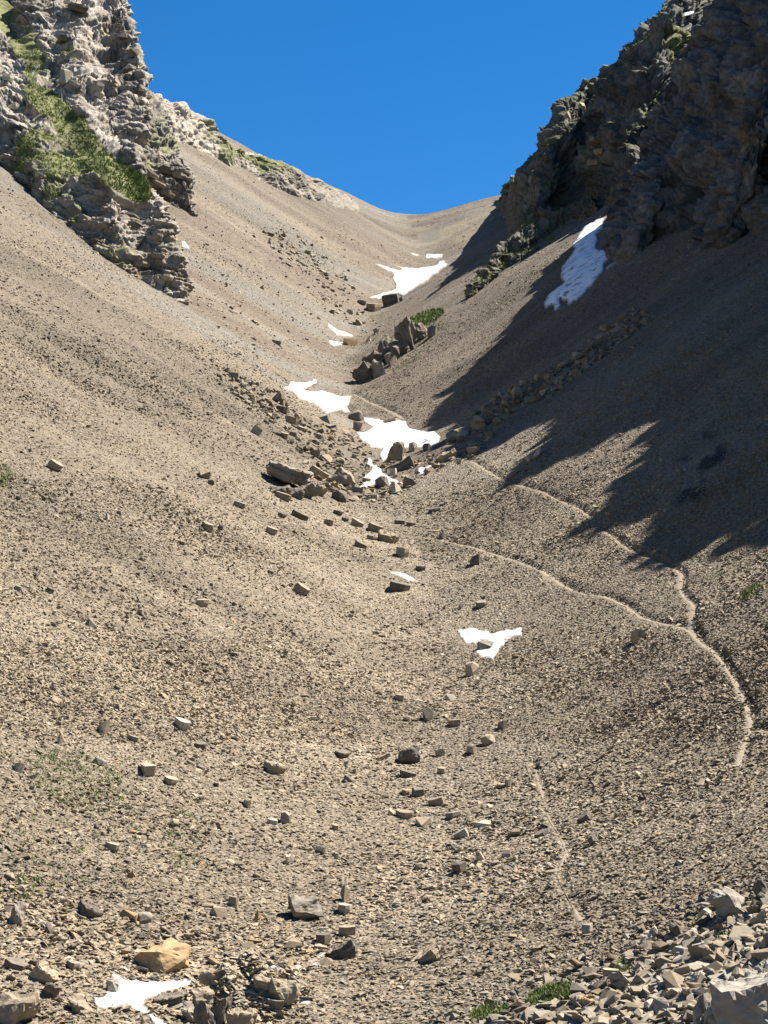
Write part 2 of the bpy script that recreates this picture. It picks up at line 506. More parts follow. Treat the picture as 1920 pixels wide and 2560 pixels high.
R = [[(u, v, d * (1 + 1.0 * max(0, c - 3) / 5 * max(0, k - 2) / 5)) for c, (u, v, d) in enumerate(r)] for k, r in enumerate(R)]
base_w = base
rows = rows_from(base_w, R)
rows = [np.vstack([r, r[-1] + np.array([-9, 38, 4])]) for r in rows]      # the flank turned away from the camera

def left_grass(G, n):
    u, v = proj(G)
    tex = fbm(G[..., 0] * .12, G[..., 1] * .12, G[..., 2] * .12, 4, 9)
    # streaks that run down the apron
    sk = fbm(G[..., 0] * .22 + G[..., 2] * .20, G[..., 1] * .10, G[..., 2] * .04, 4, 19)
    wob = 26 * tex
    band = 1 - sstep(22, 52, line_dist([(-60, -60), (0, 22), (70, 110), (105, 240), (190, 335), (275, 425), (352, 478)], u + wob, v + wob))
    mott = soft_in([(40, 320), (150, 290), (290, 450), (232, 480), (215, 575), (140, 560), (60, 450)], u + wob, v, 25)
    upp = soft_in([(120, 90), (190, 95), (225, 150), (170, 160)], u + wob, v, 16)
    out = np.maximum.reduce([1.15 * band, 0.78 * mott, 0.65 * upp, 0.22 + 0 * u]) + 0.30 * tex + 0.30 * sk
    slope = sstep(0.25, 0.6, n[..., 2] + 0.10 * tex)
    return np.clip(out, 0, 1.2), tex, slope

def left_disp(G, n):
    g, tex, _ = left_grass(G, n)
    d, lay, st = crag(G, (0.10, -0.16, 0.97), 3, 13.0, 1.15, 1.0, (1.9, 1.0, .5), (.5, .32), 1.6)
    rock = 1 - 0.8 * sstep(0.6, 1.0, g)
    d = rock * d + 0.25 * tex
    return d, (hash3(st * 997), lay, st, lay, d, g, tex)

def left_col(G, n, d, aux):
    r1, r2, s2, s3, e1, g0, tex = aux
    g, _, slope = left_grass(G, n)
    c = np.array([0.76, 0.65, 0.515]) * (0.55 + 0.75 * r2 + 0.3 * (s3 - .5))[..., None]
    c = mixc(c, sstep(.55, .8, r1) * .7, (0.72, 0.635, 0.52))
    c = mixc(c, sstep(.72, .9, s2) * .7, (0.80, 0.71, 0.59))
    u, v = proj(G)
    st = vnoise(G[..., 0] * .30, G[..., 1] * .30, G[..., 2] * .035, 71)
    c = mixc(c, sstep(.35, .75, st) * .55 * sstep(140, 240, u), (0.46, 0.30, 0.17))
    c = mixc(c, sstep(.25, .7, vnoise(G[..., 0] * .16, G[..., 1] * .16, G[..., 2] * .06, 75)) * .45, (0.20, 0.175, 0.15))
    pale = sstep(.15, .55, fbm(G[..., 0] * .4, G[..., 1] * .4, G[..., 2] * .4, 3, 81)) * (1 - sstep(140, 330, u))
    c = mixc(c, pale * .8, (0.80, 0.745, 0.65))
    gm = np.clip(g * (0.55 + 0.5 * slope), 0, 1.2)
    soil = np.array([0.44, 0.35, 0.25])
    c = mixc(c, sstep(.40, .55, gm) * .6, soil)
    c = mixc(c, sstep(.48, .66, gm + 0.16 * fbm(G[..., 0] * .9, G[..., 1] * .9, G[..., 2] * .9, 2, 91)), GRASS * (1 + .35 * tex)[..., None])
    return c
M_cliff = attr_rock_material('bedded cliff rock', nscale=1.3, lo=0.6, hi=1.35, bump=0.8, bdist=0.3, bscale=1.5)
cliff_a, LG, Ln = loft('bedded_cliff', rows, 560, 420, left_disp, left_col, M_cliff)
tag(cliff_a, 'bedded grey and rust cliff with a sloping green grass apron', None, None, 'structure')

# --- the smaller outcrop behind it
base = [(330, 470), (385, 490), (430, 510), (468, 532), (484, 530)]
R = [[(335, 430, 3), (385, 440, 3), (430, 455, 3), (465, 470, 2), (482, 480, 1)],
     [(335, 380, 8), (380, 385, 8), (420, 395, 7), (452, 408, 6), (472, 425, 4)],
     [(340, 310, 16), (375, 320, 16), (400, 330, 15), (425, 350, 14), (440, 370, 12)],
     [(345, 235, 30), (365, 240, 30), (385, 255, 30), (405, 290, 28), (418, 320, 26)],
     [(345, 225, 45), (365, 230, 45), (385, 245, 45), (405, 280, 42), (418, 310, 40)]]
rows = rows_from(base, R)
rows = [np.vstack([r, r[-1] + np.array([-3, 26, 1])]) for r in rows]
def out_disp(G, n):
    d, lay, st = crag(G, (0.3, -0.25, 0.9), 103, 10.0, 1.00, 1.0, (1.4, .8, .4), (.5, .3), 1.2)
    return d, (hash3(st * 997), lay, st)
def out_col(G, n, d, aux):
    r1, r2, s2 = aux
    c = np.array([0.60, 0.52, 0.415]) * (0.7 + 0.5 * r2)[..., None]
    c = mixc(c, sstep(.5, .8, s2) * .7, (0.45, 0.40, 0.33))
    t = fbm(G[..., 0] * .15, G[..., 1] * .15, G[..., 2] * .15, 3, 105)
    c = mixc(c, sstep(.45, .7, n[..., 2] + .2 * t) * sstep(.0, .3, t), GRASS * 1.2)
    return c
cliff_b, OG, On = loft('stepped_rock_outcrop', rows, 260, 180, out_disp, out_col, M_cliff)
tag(cliff_b, 'pale stepped rock outcrop jutting from the slope behind the bedded cliff', None, None, 'structure')

# --- the pale limestone crest on the left skyline
base = [(330, 330), (400, 345), (470, 365), (540, 395), (600, 430), (660, 455), (740, 490), (830, 518), (900, 528)]
R = [[(335, 280, 4), (402, 300, 4), (465, 320, 4), (530, 355, 4), (585, 395, 4), (650, 425, 3), (735, 462, 3), (825, 495, 2), (895, 512, 2)],
     [(340, 250, 9), (404, 265, 9), (462, 290, 9), (525, 325, 9), (572, 372, 8), (645, 398, 6), (733, 440, 5), (822, 470, 4), (890, 502, 3)],
     [(345, 225, 14), (406, 244, 14), (460, 268, 14), (528, 308, 14), (575, 356, 12), (642, 380, 10), (730, 428, 8), (820, 464, 6), (888, 508, 5)],
     [(345, 245, 30), (406, 270, 30), (460, 300, 30), (528, 340, 30), (575, 390, 28), (642, 410, 26), (730, 458, 24), (820, 482, 22), (888, 520, 20)]]
rows = rows_from(base, R)
def crest_disp(G, n):
    d, lay, st = crag(G, (0.55, -0.2, 0.8), 203, 11.0, 1.40, 1.0, (1.8, .9, .45), (.35, .25), 1.0)
    u, v = proj(G)
    d = d * (1 - .75 * sstep(690, 880, u))
    return d, (hash3(st * 997), lay, st)
def crest_col(G, n, d, aux):
    r1, r2, s2 = aux
    u, v = proj(G)
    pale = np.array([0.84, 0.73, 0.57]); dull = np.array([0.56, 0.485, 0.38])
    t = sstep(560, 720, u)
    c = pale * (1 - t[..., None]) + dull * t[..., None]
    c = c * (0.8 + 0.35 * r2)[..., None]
    g = fbm(G[..., 0] * .07, G[..., 1] * .07, G[..., 2] * .07, 4, 205)
    c = mixc(c, sstep(.05, .3, g + .25 * (n[..., 2] - .5)) * sstep(480, 580, u) * .9, GRASS)
    return c
M_lime = attr_rock_material('limestone', nscale=1.2, lo=0.7, hi=1.25, bump=0.7, bdist=0.3, bscale=1.3)
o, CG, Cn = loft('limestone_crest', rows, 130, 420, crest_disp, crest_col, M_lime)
tag(o, 'jagged pale limestone crest along the skyline above the sunlit scree', None, None, 'structure')

# --- the dark cliff on the right: far wall
base = [(1225, 520), (1262, 560), (1268, 605), (1300, 605), (1340, 590), (1390, 555), (1440, 518), (1500, 520), (1560, 500), (1640, 430), (1720, 330)]
top = [(1236, 502), (1262, 468), (1288, 436), (1332, 402), (1388, 318), (1415, 265), (1480, 228), (1550, 172), (1615, 92), (1702, 0), (1790, -110)]
R = []
for t, dd in ((.12, 2), (.3, 5), (.5, 11), (.7, 19), (.87, 27), (1.0, 36)):
    R.append([(b[0] + (q[0] - b[0]) * t, b[1] + (q[1] - b[1]) * t, dd * min(1, .25 + i * .12)) for i, (b, q) in enumerate(zip(base, top))])
R.append([(q[0], q[1] + 25, 60) for q in top])
rows = rows_from(base, R)
def far_disp(G, n):
    d, lay, st = crag(G, (-0.70, -0.30, 0.62), 303, 15.0, 1.5, 1.4, (3.0, 1.7, 1.0), (.6, .45), 2.4)
    u, v = proj(G)
    d = d * (.3 + .7 * sstep(1240, 1400, u)) - 1.2 * (1 - sstep(1240, 1380, u))
    return d, (hash3(st * 997), lay, st, lay)
def far_col(G, n, d, aux):
    r1, r2, s2, s3 = aux
    u, v = proj(G)
    c = np.array([0.24, 0.23, 0.22]) * (0.7 + .5 * r2 + .3 * (s3 - .5))[..., None]
    c = mixc(c, sstep(.6, .85, s2) * .6, (0.40, 0.38, 0.34))
    left = 1 - sstep(1300, 1420, u + .35 * (v - 420))
    c = mixc(c, left * .6, (0.46, 0.40, 0.31))
    t = fbm(G[..., 0] * .10, G[..., 1] * .10, G[..., 2] * .10, 4, 305)
    gr = sstep(.35, .62, n[..., 2] + .30 * t) * (0.55 + .45 * sstep(-.2, .3, t))
    c = mixc(c, gr * .85, GRASS * .8)
    meadow = soft_in([(1600, 100), (1660, 66), (1780, 66), (1750, 110), (1700, 160), (1640, 150)], u, v, 10)
    c = mixc(c, meadow * sstep(-.5, .2, t) * .9, GRASS * .95)
    return c
M_dark = attr_rock_material('dark cliff rock', nscale=0.8, lo=0.42, hi=1.6, bump=1.0, bdist=0.5, bscale=1.6)
cliff_c, FG, Fn = loft('craggy_cliff', rows, 420, 460, far_disp, far_col, M_dark)
tag(cliff_c, 'dark craggy cliff with grassy ledges rising to the skyline beside the col', None, None, 'structure')

# --- the dark cliff on the right: near buttress
CREST = np.array([(64, 386, 147), (69, 368, 155), (71.5, 350, 162), (73, 341, 165), (79, 317, 168), (84, 298, 169), (90, 278, 171), (94, 265, 162), (99, 251, 168),
                  (101, 245, 160), (103, 238, 155), (106, 226, 163), (108, 221, 165), (112, 207, 166), (114, 201, 162), (115, 196, 152), (117, 189, 158), (122, 165, 148), (130, 130, 118)], float)
base = [(1528, 612), (1578, 638), (1645, 600), (1720, 592), (1800, 612), (1870, 575), (1930, 545)]
bb = hit([q[0] for q in base], [q[1] for q in base])
ex = CREST[len(base):] + np.array([-33, -15, 0]); ex[:, 2] = H(ex[:, 0], ex[:, 1])
bb = np.vstack([bb, ex])
lo = bb.copy(); lo[:, 2] -= 6
rows = [lo, bb]
for t in (.15, .3, .45, .6, .75, .9, 1.0):
    th = t ** 1.25
    q = bb + (CREST - bb) * np.array([th, th, t])
    rows.append(q)
rows.append(CREST + np.array([10, 4, -2]))
rows.append(CREST + np.array([40, 15, -25]))
rows = [np.vstack([r[0] + np.array([14, 40, -2]), r]) for r in rows]
def near_disp(G, n):
    d, lay, st = crag(G, (-0.84, -0.34, 0.42), 403, 14.0, 1.3, 1.6, (2.6, 1.8, 1.15), (.7, .5), 2.6)
    return d, (hash3(st * 997), lay, st, lay)
def near_col(G, n, d, aux):
    r1, r2, s2, s3 = aux
    u, v = proj(G)
    c = np.array([0.195, 0.19, 0.185]) * (0.6 + .7 * r2)[..., None]
    c = mixc(c, sstep(.45, .85, s2) * .6, (0.36, 0.355, 0.35))
    c = mixc(c, sstep(.15, .6, fbm(G[..., 0] * .25, G[..., 1] * .25, G[..., 2] * .25, 4, 407)) * .6, (0.38, 0.375, 0.37))
    t = fbm(G[..., 0] * .05, G[..., 1] * .05, G[..., 2] * .05, 3, 405)
    c = mixc(c, sstep(.0, .5, t) * .55 * sstep(1650, 1800, u), (0.27, 0.20, 0.115))
    return c
cliff_d, NG, Nn = loft('dark_buttress', rows, 440, 640, near_disp, near_col, M_dark)
tag(cliff_d, 'big shaded dark rock buttress towering over the scree', None, None, 'structure')

# --- low rocky rib with grass below the far wall
base = [(1170, 750), (1240, 692), (1300, 652), (1360, 612), (1430, 562), (1490, 535)]
R = [[(1180, 735, 1), (1245, 668, 1.5), (1302, 628, 2), (1358, 597, 2), (1430, 545, 2), (1490, 520, 2)],
     [(1190, 716, 3), (1250, 628, 4), (1300, 588, 5), (1350, 570, 5), (1430, 514, 5), (1488, 494, 5)],
     [(1198, 716, 8), (1262, 628, 14), (1312, 592, 16), (1360, 574, 16), (1436, 518, 16), (1490, 500, 16)]]
rows = rows_from(base, R)
def rib_disp(G, n):
    d, lay, st = crag(G, (-.4, -.4, .8), 503, 6.0, .8, 1.0, (1.3, .7, .35), (.3, .2), 1.0)
    return d, (hash3(st * 997), lay, st, lay)
o, RG, Rn = loft('grassy_rock_rib', rows, 150, 320, rib_disp, far_col, M_dark)
tag(o, 'low rocky rib with green ledges along the foot of the craggy cliff', None, None, 'structure')
# ------------------------------------------------------------------ ground cover, snow, paths, rocks
# ------------------------------------------------------------------ polygons in the photo, for ground cover
def rough_outline(poly, seed, amp):
    """more points on the outline, pushed in and out like a melting edge"""
    r = np.random.default_rng(seed); poly = np.asarray(poly, float); out = []
    for a, b in zip(poly, np.roll(poly, -1, 0)):
        L = np.hypot(*(b - a)); n = max(1, int(L / 7))
        nrm = np.array([-(b - a)[1], (b - a)[0]]) / max(L, 1e-6)
        for k in range(n):
            t = k / n
            out.append(a + (b - a) * t + nrm * r.normal(0, amp) * (0.35 if k == 0 else 1))
    return np.array(out)

def zoomed(pts, ox, oy, k):
    return [(ox + x * k, oy + y * k) for x, y in pts]

SNOW = [
 ('white snowfield filling the gully floor just below the col', zoomed([(590, 590), (700, 560), (860, 510), (865, 470), (850, 440), (835, 390), (850, 370), (820, 330), (720, 285), (640, 245), (740, 265), (850, 300), (930, 312), (920, 290), (850, 260), (760, 230), (860, 260), (940, 285), (1060, 290), (1200, 275), (1300, 250), (1310, 220), (1370, 210), (1380, 240), (1440, 245), (1380, 290), (1320, 330), (1180, 440), (1060, 510), (940, 590), (890, 565), (800, 560), (740, 580), (720, 605), (600, 605)], 780, 600, .2411), .5, 1.0),
 ('small blocky snow patch just above the highest gully snowfield', zoomed([(1180, 145), (1360, 145), (1350, 190), (1290, 200), (1170, 185)], 780, 600, .2411), .4, .8),
 ('thin sliver of snow above the highest gully snowfield', zoomed([(1015, 126), (1060, 138), (1115, 153), (1090, 168), (1035, 152)], 780, 600, .2411), .3, .5),
 ('narrow slanting snow streak above the tan boulder in the upper gully', zoomed([(160, 860), (200, 880), (250, 920), (330, 950), (420, 985), (425, 1005), (360, 1000), (250, 990), (200, 940), (165, 900)], 780, 600, .2411), .4, .8),
 ('short snow patch touching the left side of the tan boulder in the upper gully', zoomed([(165, 1035), (250, 1050), (330, 1060), (310, 1095), (230, 1105), (180, 1080)], 780, 600, .2411), .4, .8),
 ('wedge of snow in the gully below the blocky rock outcrop', zoomed([(315, 240), (360, 235), (370, 210), (440, 215), (520, 200), (525, 215), (480, 240), (440, 255), (480, 265), (560, 262), (640, 290), (720, 290), (690, 350), (710, 385), (640, 375), (580, 390), (530, 350), (430, 310), (390, 270)], 560, 860, .446), .5, 1.3),
 ('broad snowfield above the boulder jumble at the tip of the mountain shadow', zoomed([(780, 410), (830, 415), (900, 430), (960, 425), (1020, 430), (1035, 470), (1110, 490), (1180, 490), (1215, 520), (1200, 560), (1150, 590), (1060, 590), (980, 590), (930, 640), (890, 660), (870, 625), (890, 590), (820, 580), (760, 530), (735, 495), (800, 490), (830, 465), (790, 440)], 560, 860, .446), .5, 1.3),
 ('ragged tail of snow wedged among the jumbled boulders', zoomed([(800, 640), (830, 650), (835, 675), (870, 690), (900, 730), (980, 770), (930, 800), (860, 770), (830, 800), (740, 820), (780, 790), (770, 760), (810, 720), (830, 690), (800, 680)], 560, 860, .446), .4, 1.2),
 ('two-lobed scrap of snow at the right end of the boulder jumble', zoomed([(1090, 690), (1160, 680), (1165, 690), (1120, 720), (1150, 735), (1075, 742)], 560, 860, .446), .3, 1.0),
 ('thin slanting snow strip lying above a dark slab in mid slope', zoomed([(915, 1262), (960, 1275), (1010, 1285), (1060, 1310), (1095, 1335), (1040, 1330), (970, 1305), (930, 1290)], 560, 860, .446), .25, 1.2),
 ('isolated snow patch on the open scree with a block sitting in it', zoomed([(85, 1365), (150, 1355), (230, 1365), (260, 1385), (330, 1365), (420, 1355), (415, 1395), (330, 1430), (290, 1480), (270, 1525), (210, 1505), (155, 1470), (250, 1462), (262, 1440), (190, 1432), (130, 1440), (100, 1400)], 1100, 900, .494), .3, 1.5),
 ('large bright snow patch below the orange boulder', zoomed([(485, 925), (530, 945), (600, 950), (720, 955), (840, 945), (820, 980), (740, 1000), (640, 1040), (620, 1060), (660, 1100), (720, 1141), (745, 1175), (680, 1175), (640, 1110), (560, 1070), (480, 1075), (420, 1085), (400, 1030), (450, 1020), (455, 990), (500, 1000), (510, 980), (470, 960)], 0, 1900, .5787), .22, 1.8),
 ('tiny snow scrap on top of the grassy cleft mound', zoomed([(1140, 885), (1180, 880), (1222, 885), (1215, 902), (1165, 907)], 0, 1900, .5787), .12, .8),
 ('tiny snow scrap just above right of the grassy cleft mound', zoomed([(1328, 882), (1385, 868), (1372, 897)], 0, 1900, .5787), .12, .8),
 ('tiny snow scrap beside the dark splintered slab', zoomed([(1368, 842), (1405, 828), (1400, 850), (1380, 862)], 0, 1900, .5787), .12, .8),
 ('small snow scrap at the right foot of the grassy cleft mound', zoomed([(1285, 1030), (1360, 1026), (1332, 1057), (1285, 1052)], 0, 1900, .5787), .12, 1.0),
 ('long bluish snowfield in deep shade under the dark cliff', zoomed([(790, 1165), (770, 1200), (770, 1240), (735, 1270), (745, 1300), (735, 1340), (780, 1350), (825, 1390), (780, 1420), (775, 1460), (740, 1500), (700, 1550), (660, 1600), (580, 1650), (575, 1620), (540, 1615), (545, 1660), (510, 1680), (505, 1650), (460, 1670), (450, 1630), (480, 1580), (560, 1520), (540, 1480), (550, 1430), (600, 1370), (620, 1340), (600, 1330), (630, 1280), (660, 1230), (700, 1200)], 1150, 0, .464), .5, 1.4),
 ('small detached scrap beside the shaded bluish snowfield', zoomed([(783, 1440), (850, 1398), (852, 1416), (790, 1458)], 1150, 0, .464), .3, .8),
 ('tiny snow dot on the scree right of the lower bedded cliff', zoomed([(1165, 1552), (1185, 1548), (1222, 1600), (1168, 1588)], 0, 0, .3888), .4, .6),
]
SNOW_POLY = [rough_outline(p, 100 + i, a) for i, (_, p, _, a) in enumerate(SNOW)]

def snow_material():
    m, nt, b = material('old snow', 0.6, 0.3)
    L = nt.links.new
    tc = N(nt, 'ShaderNodeTexCoord')
    n1 = N(nt, 'ShaderNodeTexNoise', Scale=0.55, Detail=9.0, Roughness=0.72); L(tc.outputs['Object'], n1.inputs['Vector'])
    r = ramp(nt, [(0.33, (0.09, 0.075, 0.06)), (0.40, (0.20, 0.19, 0.18)), (0.47, (0.66, 0.67, 0.68))])
    L(n1.outputs['Fac'], r.inputs['Fac'])
    at = N(nt, 'ShaderNodeAttribute', attribute_name='rim')
    n4 = N(nt, 'ShaderNodeTexNoise', Scale=2.6, Detail=5.0); L(tc.outputs['Object'], n4.inputs['Vector'])
    ad = N(nt, 'ShaderNodeMath', operation='ADD'); L(at.outputs['Fac'], ad.inputs[0]); L(n4.outputs['Fac'], ad.inputs[1])
    mr = N(nt, 'ShaderNodeMapRange'); mr.inputs['From Min'].default_value = .95; mr.inputs['From Max'].default_value = 1.35; L(ad.outputs[0], mr.inputs['Value'])
    mx = N(nt, 'ShaderNodeMix', data_type='RGBA'); L(mr.outputs['Result'], mx.inputs['Factor']); L(r.outputs['Color'], mx.inputs['A']); mx.inputs['B'].default_value = (.15, .125, .095, 1)
    L(mx.outputs['Result'], b.inputs['Base Color'])
    n2 = N(nt, 'ShaderNodeTexNoise', Scale=1.7, Detail=4.0); L(tc.outputs['Object'], n2.inputs['Vector'])
    bp = N(nt, 'ShaderNodeBump', Strength=0.5, Distance=0.15); L(n2.outputs['Fac'], bp.inputs['Height']); L(bp.outputs['Normal'], b.inputs['Normal'])
    return m
M_snow = snow_material()

def seg_dist(poly, x, y):
    d = np.full(np.shape(x), 1e9)
    a0 = poly[-1]
    for a1 in poly:
        e = a1 - a0; L2 = max((e * e).sum(), 1e-9)
        t = np.clip(((x - a0[0]) * e[0] + (y - a0[1]) * e[1]) / L2, 0, 1)
        d = np.minimum(d, np.hypot(x - a0[0] - t * e[0], y - a0[1] - t * e[1])); a0 = a1
    return d

def snow_patch(i):
    label, _, T, _ = SNOW[i]; poly = SNOW_POLY[i]
    lo, hi = poly.min(0) - 8, poly.max(0) + 8
    n = hi - lo; st = max(1.6, max(n) / 130)
    us = np.arange(lo[0], hi[0] + st, st); vs = np.arange(lo[1], hi[1] + st, st)
    U, Vv = np.meshgrid(us, vs)
    p = hit(U.ravel(), Vv.ravel()).reshape(U.shape + (3,))
    px = seg_dist(poly, U, Vv)
    sd = np.where(inside(poly, U, Vv), px, -px)              # in pixels
    m = sd * p[..., 1] / FPX                                  # in metres
    z = p[..., 2] + np.where(m > 0, T * (1 - np.exp(-m / 0.6)) + 0.05 * fbm2(p[..., 0] * .9, p[..., 1] * .9, 3, 300 + i), 3.0 * np.maximum(m, -0.25))
    z = z + 0.03
    keep = (sd > -2.2 * st)
    f = grid_faces(*U.shape); k = keep.ravel()[f].all(1); f = f[k]
    used = np.unique(f); mp = np.zeros(U.size, int); mp[used] = np.arange(len(used))
    vv = np.stack([p[..., 0], p[..., 1], z], -1).reshape(-1, 3)[used]
    c = vv.mean(0); c[2] = vv[:, 2].min()
    o = mesh_obj('snow_patch', vv - c, mp[f], M_snow, smooth=True)
    o.location = c
    set_attr(o, 'rim', np.exp(-np.maximum(m, 0) / (.12 + p[..., 1] * .0013)).reshape(-1)[used])
    tag(o, label, 'snow patch', 'old snow patches in the valley')
for i in range(len(SNOW)): snow_patch(i)

# ------------------------------------------------------------------ paths
def rock_mat(name, cols, scale=2.0, bump=0.6, bdist=0.06, stretch=(1, 1, 1), rand=0.25):
    """broken rock: blotches of two or three tones, fine relief, each stone a little lighter or darker"""
    m, nt, b = material(name, 0.9, 0.25)
    L = nt.links.new
    tc = N(nt, 'ShaderNodeTexCoord'); mp = N(nt, 'ShaderNodeMapping'); mp.inputs['Scale'].default_value = stretch
    L(tc.outputs['Object'], mp.inputs['Vector'])
    n1 = N(nt, 'ShaderNodeTexNoise', Scale=scale, Detail=8.0, Roughness=0.68); L(mp.outputs['Vector'], n1.inputs['Vector'])
    k = len(cols)
    r = ramp(nt, [(0.32 + 0.36 * i / max(1, k - 1), tuple(x * ALB * t for x, t in zip(c, (1.42, 1.36, 1.24)))) for i, c in enumerate(cols)])
    L(n1.outputs['Fac'], r.inputs['Fac'])
    oi = N(nt, 'ShaderNodeObjectInfo')
    mr = N(nt, 'ShaderNodeMapRange'); mr.inputs['To Min'].default_value = 1 - rand; mr.inputs['To Max'].default_value = 1 + rand
    L(oi.outputs['Random'], mr.inputs['Value'])
    mx = N(nt, 'ShaderNodeMix', data_type='RGBA', blend_type='MULTIPLY'); mx.inputs['Factor'].default_value = 1
    L(r.outputs['Color'], mx.inputs['A']); L(mr.outputs['Result'], mx.inputs['B']); L(mx.outputs['Result'], b.inputs['Base Color'])
    n2 = N(nt, 'ShaderNodeTexNoise', Scale=scale * 3.5, Detail=6.0, Roughness=0.7); L(mp.outputs['Vector'], n2.inputs['Vector'])
    bp = N(nt, 'ShaderNodeBump', Strength=bump, Distance=bdist); L(n2.outputs['Fac'], bp.inputs['Height']); L(bp.outputs['Normal'], b.inputs['Normal'])
    return m
M_path = rock_mat('trodden path dust', [(0.27, 0.225, 0.165), (0.335, 0.28, 0.21), (0.40, 0.34, 0.26)], 3.0, .7, .05)
PATH_LABEL = {'upper': 'pale trodden footpath curving out of the boulder jumble to the shadow edge', 'main': 'main pale footpath crossing the scree and bending down the right edge',
              'spur': 'short footpath stub leaving the bend at the right edge', 'gully': 'faint footpath from the blocky outcrop to the broad snowfield', 'lower': 'faint zigzag footpath low on the right-hand scree'}
for nm, hw, q in PATH_PTS:
    n = len(q); tg = np.gradient(q, axis=0); tg /= np.linalg.norm(tg, axis=1, keepdims=True) + 1e-9
    nr = np.stack([-tg[:, 1], tg[:, 0]], -1)
    zc = gz(q[:, 0], q[:, 1])
    V = []
    offs = np.linspace(-1, 1, 7)
    fade = 1.0 if nm != 'lower' else np.clip(.55 + .9 * vnoise2(np.arange(n) * .12, np.full(n, 3.3), 47), .05, 1)
    wl = hw * fade * (0.8 + 0.55 * fbm2(np.arange(n) * .35, np.zeros(n), 3, 41)); wr = hw * fade * (0.8 + 0.55 * fbm2(np.arange(n) * .35, np.full(n, 9.5), 3, 43))
    for o_ in offs:
        w = np.where(o_ < 0, wl, wr)
        xy = q + nr * (o_ * w)[:, None]
        z = gz(xy[:, 0], xy[:, 1])
        z = np.minimum(z, zc + 0.25) + 0.04 - 0.14 * abs(o_) ** 3 + 0.03 * fbm2(xy[:, 0] * 3, xy[:, 1] * 3, 2, 45)
        V.append(np.stack([xy[:, 0], xy[:, 1], z], -1))
    V = np.stack(V, 1)
    o = mesh_obj('path', V.reshape(-1, 3), grid_faces(n, 7), M_path, smooth=True)
    tag(o, PATH_LABEL[nm], None, None, 'structure')

# ------------------------------------------------------------------ broken rock: angular blocks cut from a box by planes
def chunk(seed, ncut=9, box=(1, 1, 1), fine=0, rough=0.03, strata=0, form='hull'):
    """a broken rock: either a shard (hull of points thrown into a box) or a plate with an undercut edge"""
    r = random.Random(seed)
    bm = bmesh.new()
    if form == 'plate':
        n = r.randint(6, 8); a0 = r.uniform(0, 6.28); ring = []
        for k in range(n):
            a = a0 + 6.2832 * (k + r.uniform(-.28, .28)) / n; q = r.uniform(.82, 1.05)
            ring.append((q * math.cos(a), q * math.sin(a)))
        sx, sy = r.uniform(-.12, .12), r.uniform(-.12, .12); under = r.uniform(.70, .9)
        for x, y in ring:
            bm.verts.new((x * box[0] / 2, y * box[1] / 2, (.5 + sx * x + sy * y) * box[2]))
            bm.verts.new((x * box[0] / 2 * 1.03, y * box[1] / 2 * 1.03, (.12 + r.uniform(-.12, .16) + sx * x) * box[2]))
            bm.verts.new((x * box[0] / 2 * under, y * box[1] / 2 * under, -.5 * box[2]))
    else:
        for k in range(ncut + 7):
            v = [r.uniform(-1, 1) for _ in range(3)]
            ax = k % 3 if k < 6 else r.randrange(3)
            v[ax] = (1 if k % 2 else -1) * r.uniform(.78, 1)
            v = [c * (0.92 if abs(c) < .9 else 1) for c in v]
            rad = (abs(v[0]) ** 2.3 + abs(v[1]) ** 2.3 + abs(v[2]) ** 2.3) ** (1 / 2.3)
            bm.verts.new([c / rad * b / 2 for c, b in zip(v, box)])
    h = bmesh.ops.convex_hull(bm, input=bm.verts)
    dead = {x for x in h['geom_interior'] + h['geom_unused'] if isinstance(x, bmesh.types.BMVert)}
    bmesh.ops.delete(bm, geom=list(dead), context='VERTS')
    if fine:
        bmesh.ops.triangulate(bm, faces=bm.faces)
        for _ in range(fine):
            long = [e for e in bm.edges if e.calc_length() > 0.09]
            if not long: break
            bmesh.ops.subdivide_edges(bm, edges=long, cuts=1, use_grid_fill=True)
            bmesh.ops.triangulate(bm, faces=[f for f in bm.faces if len(f.verts) > 3])
        bm.normal_update()
        co = np.array([v.co for v in bm.verts]); no = np.array([v.normal for v in bm.verts])
        d = rough * 1.3 * fbm(co[:, 0] * 3 + seed, co[:, 1] * 3, co[:, 2] * 3, 4, seed % 50, .6)
        if strata:
            h = co[:, 2] / max(box[2], .01) * strata + 0.6 * fbm(co[:, 0] * 1.5, co[:, 1] * 1.5, co[:, 2] * 1.5, 2, seed)
            d = d + rough * 1.6 * (hash3(h, s=seed % 40) - .5) * (1 - np.abs(no[:, 2]))
        for v, n, q in zip(bm.verts, no, d): v.co += Vector(n * q)
    bm.normal_update()
    me = bpy.data.meshes.new('rock_chunk')
    bm.to_mesh(me); bm.free()
    co = np.empty(len(me.vertices) * 3, np.float32); me.vertices.foreach_get('co', co); co = co.reshape(-1, 3)
    lo, hi = co.min(0), co.max(0)
    co = (co - (lo + hi) / 2) / (hi - lo)
    me.vertices.foreach_set('co', co.ravel()); me.update()
    return me                                                   # fills a unit box about its centre

